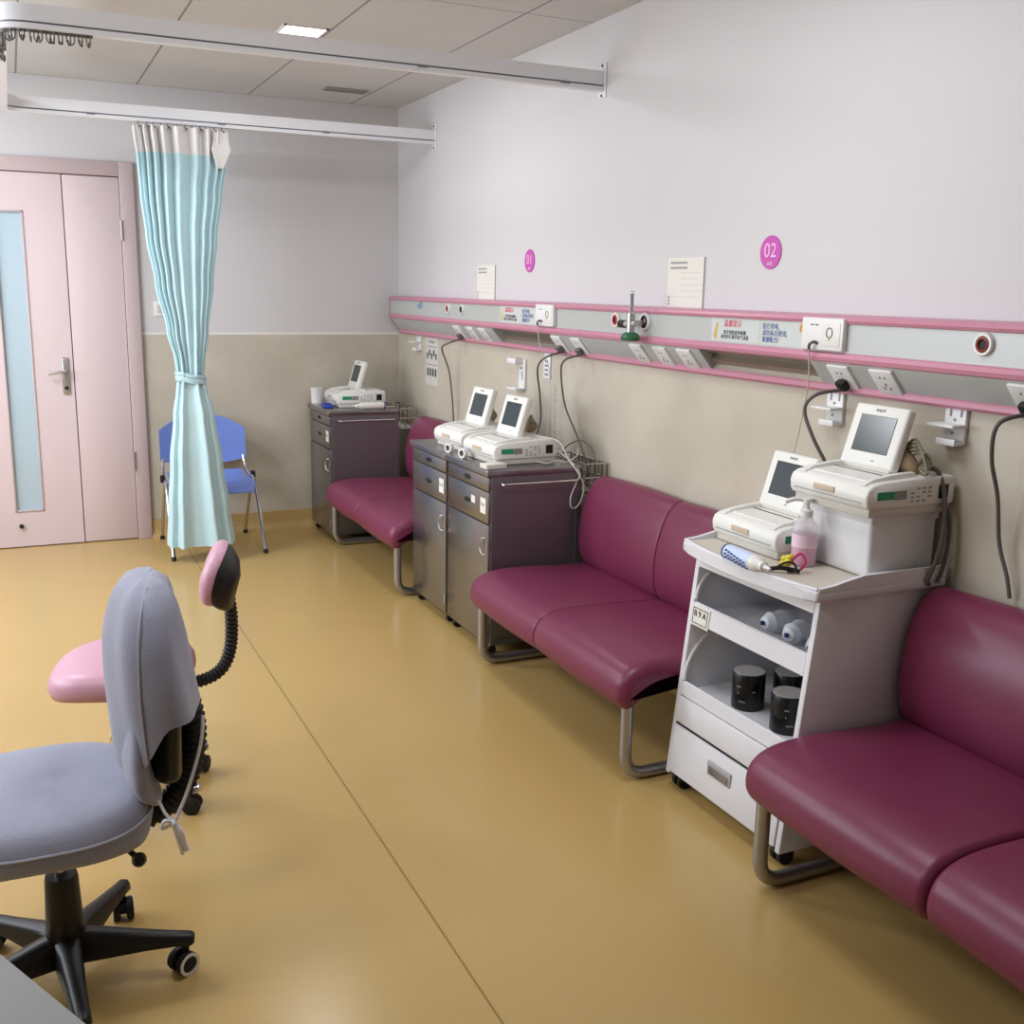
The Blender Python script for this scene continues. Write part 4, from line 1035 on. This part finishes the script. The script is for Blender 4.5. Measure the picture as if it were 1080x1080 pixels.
# ------------------------------------------------------------------ office chairs
def star(t, R, angs, m, hubz, wheelm, ring, armw=.022, zt=.11, wr=.026):
    b = BM(); lathe(b, [(.001, .05), (.036, .05), (.044, .075), (.040, .13), (.001, .13)], 24); obj('base_hub', b, m, t)
    for a in angs:
        c, s = math.cos(a), math.sin(a)
        def P(r, w, z): return Vector((c*r-s*w, s*r+c*w, z))
        b = BM(); rings = []
        for r, hw_, z0, z1 in ((.02, .030, .058, .125), (.08, .026, .062, .118), (.16, .021, .068, .104), (R-.02, .018, .070, .094), (R+.012, .017, .068, .090), (R+.02, .010, .070, .086)):
            rings.append([P(r, -hw_, z0), P(r, -hw_*.9, z1-.008), P(r, -hw_*.5, z1), P(r, hw_*.5, z1), P(r, hw_*.9, z1-.008), P(r, hw_, z0)])
        loft(b, rings); arm = obj('base_arm', b, m, t, angle=50)
        # twin-wheel caster
        sw = a+random.uniform(.4, 1.2)
        cc = P(R, 0, 0); b = BM()
        M0 = Matrix.Translation((cc.x, cc.y, wr)) @ Matrix.Rotation(sw, 4, 'Z') @ Matrix.Translation((-.008, 0, 0)) @ Matrix.Rotation(PI/2, 4, 'X')
        for o_ in (-.015, .015): lathe(b, [(.001, o_-.008), (wr*.85, o_-.008), (wr, o_-.005), (wr, o_+.005), (wr*.85, o_+.008), (.001, o_+.008)], 24, M0)
        lathe(b, [(wr*.55, -.012), (wr*.55, .012)], 16, M0); cyl(b, (cc.x, cc.y, wr), (cc.x, cc.y, .075), .008, 10)
        ca = obj('caster', b, wheelm, t, angle=40)
        if ring:
            b = BM()
            for o_ in (-.0235, .0235): lathe(b, [(wr*.70, o_-.0008), (wr*.98, o_-.0008), (wr*.98, o_+.0008), (wr*.70, o_+.0008), (wr*.70, o_-.0008)], 24, M0, cap=False)
            obj('white_wheel_ring', b, SWHITE, ca)
def bellows(b, pts, r, n=26):
    sp = spline(pts, 40); L = [0]
    for p, q in zip(sp, sp[1:]): L.append(L[-1]+(q-p).length)
    rad = [r*(.90+.10*math.cos(2*PI*l/(L[-1]/n))) for l in L]
    tube(b, sp, rad, 16)
def sup(a, e): 
    s, c = math.sin(a), math.cos(a)
    return (abs(c)**e*(1 if c > 0 else -1), abs(s)**e*(1 if s > 0 else -1))

gch = thing('office_chair', 'grey cloth covered swivel office chair with black star base in the foreground', 'office chair', (.010, 2.25, 0))
star(gch, .247, [math.radians(a) for a in (-14, 58, 130, 202, 274)], BLACK, .13, BLACKG, True)
b = BM(); lathe(b, [(.001, .10), (.037, .10), (.039, .12), (.034, .25), (.032, .258), (.001, .258)], 28); obj('gas_column', b, BLACK, gch)
b = BM(); cyl(b, (0, 0, .25), (0, 0, .385), .0125, 20); obj('piston', b, CHROME, gch)
b = BM(); box(b, (-.09, -.07, .375), (.11, .07, .405), .012); obj('seat_mechanism', b, BLACK, gch)
b = BM(); cyl(b, (.08, -.06, .385), (.14, -.165, .355), .006); lathe(b, [(.001, -.02), (.012, -.016), (.015, .01), (.010, .022), (.001, .024)], 14, Matrix.Translation((.145, -.172, .352)) @ Matrix.Rotation(1.2, 4, 'X')); obj('height_lever', b, BLACK, gch)
# covered seat: flattened superellipse with a hanging skirt
b = BM(); rings = []
for z, k, n in ((.384, .93, 0), (.387, .99, 0), (.405, 1.01, 0), (.425, 1.0, 0), (.448, .975, 0), (.462, .93, 0), (.470, .85, 0), (.474, .7, 0), (.474, .4, 0), (.472, .15, 0)):
    rings.append([])
    for i in range(64):
        a = 2*PI*i/64; cx_, sx_ = sup(a, .72)
        rip = 1+.006*math.sin(9*a+z*20)*(1 if z < .42 else 0)
        dz = -.010*(1 if z > .46 else 0)*(1-k)*math.cos(a*1)
        rings[-1].append((-.022+.210*k*cx_*rip, .236*k*sx_*rip, z+dz+(.006*math.sin(3*a) if z < .39 else 0)))
loft(b, rings); seat = obj('seat_cover', b, GREYC, gch, angle=70)
b = BM(); tube(b, [Vector((-.022+.211*sup(2*PI*i/64, .72)[0], .237*sup(2*PI*i/64, .72)[1], .430)) for i in range(65)], .0028, 6); obj('seat_piping', b, PIPING, seat)
b = BM(); box(b, (-.19, -.2, .40), (.16, .2, .372+.01)) if False else None
b.free()
# backrest hood
def hood_ring(z, N=56):
    ks = [(.900, .205, .228, .035), (.896, .190, .245, .085), (.883, .168, .260, .122), (.86, .150, .270, .152), (.80, .130, .282, .182), (.72, .117, .292, .200), (.65, .113, .302, .206), (.59, .116, .315, .207)]
    for a, c in zip(ks, ks[1:]):
        if c[0]-1e-6 <= z <= a[0]+1e-6:
            t_ = (z-c[0])/(a[0]-c[0]); x0, x1, h = (c[i]+(a[i]-c[i])*t_ for i in (1, 2, 3)); break
    out = []
    for i in range(N):
        a = 2*PI*i/N; c_, s_ = sup(a, .85)
        wave = .004*math.sin(7*a+z*14)
        xm, hx_ = (x0+x1)/2, (x1-x0)/2
        f_ = max(0, min(1, (.25-c_)/1.1)); f_ = f_*f_*(3-2*f_)
        dz = max(0, (.76-z)/.125)*.115*f_
        tuck = dz*.16
        out.append(Vector((xm-.01+(hx_+wave)*c_+tuck, (h+wave*.5-dz*.12)*s_, z-dz)))
    return out
b = BM(); zz = [.900, .898, .896, .893, .889, .883, .875, .865, .85, .83, .81, .79, .77, .74, .72, .69, .66, .635]
loft(b, [hood_ring(z) for z in zz][::-1], cap=False)
r_ = hood_ring(.900); vs = [b.verts.new(p) for p in r_]; b.faces.new(vs)
hood = obj('backrest_hood', b, GREYC, gch, angle=70)
# lower front cover lobe below the hood
b = BM(); rings = []
for z, x0, x1, h in ((.66, .138, .170, .165), (.60, .132, .178, .178), (.55, .126, .182, .186), (.50, .130, .190, .183), (.46, .146, .200, .155), (.43, .170, .210, .11), (.415, .190, .212, .06)):
    rings.append([Vector(((x0+x1)/2+(x1-x0)/2*sup(2*PI*i/40, .8)[0], h*sup(2*PI*i/40, .8)[1], z)) for i in range(40)])
loft(b, rings); obj('backrest_front_cover', b, GREYC, gch, angle=70)
b = BM(); pts = []
for z in (.895, .86, .80, .72, .65, .635):
    r_ = hood_ring(z, 56); p = r_[int(56*.705)]; pts.append(p+Vector((0, -.002, 0)))
tube(b, spline(pts, 6), .0022, 6); obj('hood_piping', b, PIPING, hood)
b = BM(); rings = []
for z, h in ((.47, .10), (.50, .15), (.60, .182), (.72, .17), (.82, .13), (.86, .07)):
    rings.append([Vector((.222+.030*sup(2*PI*i/32, .8)[0], h*sup(2*PI*i/32, .8)[1], z)) for i in range(32)])
loft(b, rings); obj('back_shell', b, BLACK, gch)
b = BM(); bellows(b, [(.262, 0, .66), (.285, 0, .56), (.275, 0, .46), (.235, 0, .385), (.165, 0, .355), (.08, 0, .36)], .030, 30); obj('bellows_arm', b, BLACKG, gch, angle=80)
b = BM(); tube(b, spline([(.285, -.165, .638), (.275, -.178, .58), (.245, -.186, .49), (.215, -.187, .425)], 6), .0038, 6)
tube(b, spline([(.19, -.165, .47), (.20, -.178, .445), (.215, -.185, .425)], 6), .0034, 6)
kn = Vector((.215, -.187, .424))
bmesh.ops.create_icosphere(b, subdivisions=2, radius=.008, matrix=Matrix.Translation(kn))
tube(b, spline([kn, kn+Vector((-.018, -.006, .012)), kn+Vector((-.024, -.006, -.004)), kn], 6), .0035, 6)
tube(b, spline([kn, kn+Vector((.012, -.004, -.02)), kn+Vector((.018, 0, -.05)), kn+Vector((.024, 0, -.065))], 6), .006, 6)
tube(b, spline([kn, kn+Vector((.002, -.004, -.02)), kn+Vector((.010, -.002, -.052)), kn+Vector((.014, 0, -.072))], 6), .004, 6)
obj('tie_string', b, TIEM, gch, angle=80)

pch = thing('office_chair', 'pink vinyl swivel chair with a small backrest behind the grey chair', 'office chair', (.222, 3.10, 0), math.radians(-14))
star(pch, .24, [math.radians(a) for a in (-35, 37, 109, 181, 253)], CHROME, .13, BLACKG, False)
b = BM(); lathe(b, [(.001, .10), (.026, .10), (.026, .25), (.001, .25)], 20); obj('gas_column', b, CHROME, pch)
b = BM(); cyl(b, (0, 0, .25), (0, 0, .372), .0125, 16); obj('piston', b, CHROME, pch)
b = BM(); box(b, (-.08, -.06, .352), (.10, .06, .372), .005); obj('seat_mechanism', b, BLACK, pch)
b = BM(); rings = []
for z, k in ((.366, .88), (.374, .96), (.395, 1.0), (.418, .985), (.436, .93), (.444, .80), (.445, .5), (.444, .2)):
    rings.append([])
    for i in range(56):
        a = 2*PI*i/56; c_, s_ = sup(a, .75)
        rings[-1].append((-.0+.20*k*c_, .20*k*s_, z-(.022*max(0, (-.06-.20*k*c_)/.14)**1.5 if c_ < 0 else 0)))
loft(b, rings); obj('seat_cushion', b, PINKV, pch, angle=70)
b = BM(); rings = []
Mb = Matrix.Translation((.258, 0, .682)) @ Matrix.Rotation(math.radians(14), 4, 'Y')
for x, k in ((-.026, .55), (-.022, .8), (-.012, .95), (.002, 1.0), (.016, .96)):
    rings.append([Mb @ Vector((x+.012*(s2*s2), .140*k*s1, .090*k*s2)) for s1, s2 in [sup(2*PI*i/48, .8) for i in range(48)]])
loft(b, rings); obj('backrest_pad', b, PINKV, pch, angle=70)
b = BM(); rings = []
for x, k, zo in ((.016, .97, 0), (.036, .95, -.010), (.062, .80, -.028), (.074, .5, -.04)):
    rings.append([Mb @ Vector((x+.008*(s2*s2), .140*k*s1, zo+.088*k*s2)) for s1, s2 in [sup(2*PI*i/48, .8) for i in range(48)]])
loft(b, rings); obj('back_shell', b, BLACK, pch, angle=60)
b = BM(); bellows(b, [(.300, 0, .62), (.308, 0, .54), (.300, 0, .44), (.265, 0, .375), (.19, 0, .345), (.08, 0, .345)], .020, 34); obj('bellows_arm', b, BLACKG, pch, angle=80)

# ------------------------------------------------------------------ desk at lower left
pA, pB = at(0, 1005, 2, .74), at(92, 1080, 2, .74)
dv = (pA-pB).normalized(); ang = math.atan2(dv.y, dv.x)
t = thing('desk', 'grey laminate desk top cutting across the bottom left corner', 'desk', (pA.x, pA.y, 0), ang)
# local x runs along the visible edge; desk lies on the +y (left) side
b = BM(); box(b, (-.75, .0, .715), (.28, .55, .74), .002); obj('desk_top', b, DESKM, t)
b = BM(); box(b, (-.72, .04, .64), (.25, .06, .715)); box(b, (-.72, .5, .3), (.25, .52, .715)); obj('apron', b, DESKM, t)
for x in (-.71, .21):
    for y in (.04, .49):
        b = BM(); box(b, (x, y, 0), (x+.035, y+.035, .715), .003); obj('leg', b, ALU, t)

# ------------------------------------------------------------------ light
def panel(x, y, sx, sy, power, label, col=(.95, .97, 1)):
    t = thing('ceiling_light', label, 'light', (x, y, H), 0, 'ceiling light panels out of view')
    b = BM(); box(b, (-sx/2-.01, -sy/2-.01, -.006), (sx/2+.01, sy/2+.01, -.001)); obj('light_frame', b, SWHITE, t)
    l = bpy.data.lights.new('ceiling_lamp', 'AREA'); l.shape = 'RECTANGLE'; l.size = sx; l.size_y = sy; l.energy = power; l.color = col
    o = bpy.data.objects.new('ceiling_lamp', l); COL.objects.link(o); o.location = (x, y, H-.012)
panel(1.1, 2.30, .6, .6, 15, 'square ceiling light panel above the near curtain track')
panel(-.9, 5.1, .6, .6, 40, 'added square ceiling light panel over the left side of the room')  # panel added out of view as fill for the far left
panel(-.85, 1.9, .6, .6, 20, 'added square ceiling light panel brightening the near left side')  # added out of view to brighten the grey chair and near floor
l = bpy.data.lights.new('ceiling_lamp', 'AREA'); l.shape = 'RECTANGLE'; l.size = .16; l.size_y = .28; l.energy = 8; l.color = (.95, .97, 1)
o = bpy.data.objects.new('ceiling_lamp', l); COL.objects.link(o); o.location = (1.212, 4.84, H-.010)
l = bpy.data.lights.new('added_window_light', 'AREA'); l.shape = 'RECTANGLE'; l.size = 1.3; l.size_y = 3.0; l.energy = 85; l.color = (.86, .93, 1)  # cool area light behind the added, unseen window opening
o = bpy.data.objects.new('added_window_light', l); COL.objects.link(o); o.location = (XL-.2, (wy0+wy1)/2, 1.6); o.rotation_euler = (0, -PI/2, 0)
w = bpy.data.worlds.new('world'); SC.world = w; w.use_nodes = True
w.node_tree.nodes['Background'].inputs[0].default_value = (.80, .86, 1, 1); w.node_tree.nodes['Background'].inputs[1].default_value = .8
SC.view_settings.view_transform = 'Standard'; SC.view_settings.look = 'None'; SC.view_settings.gamma = 1; SC.view_settings.exposure = .1
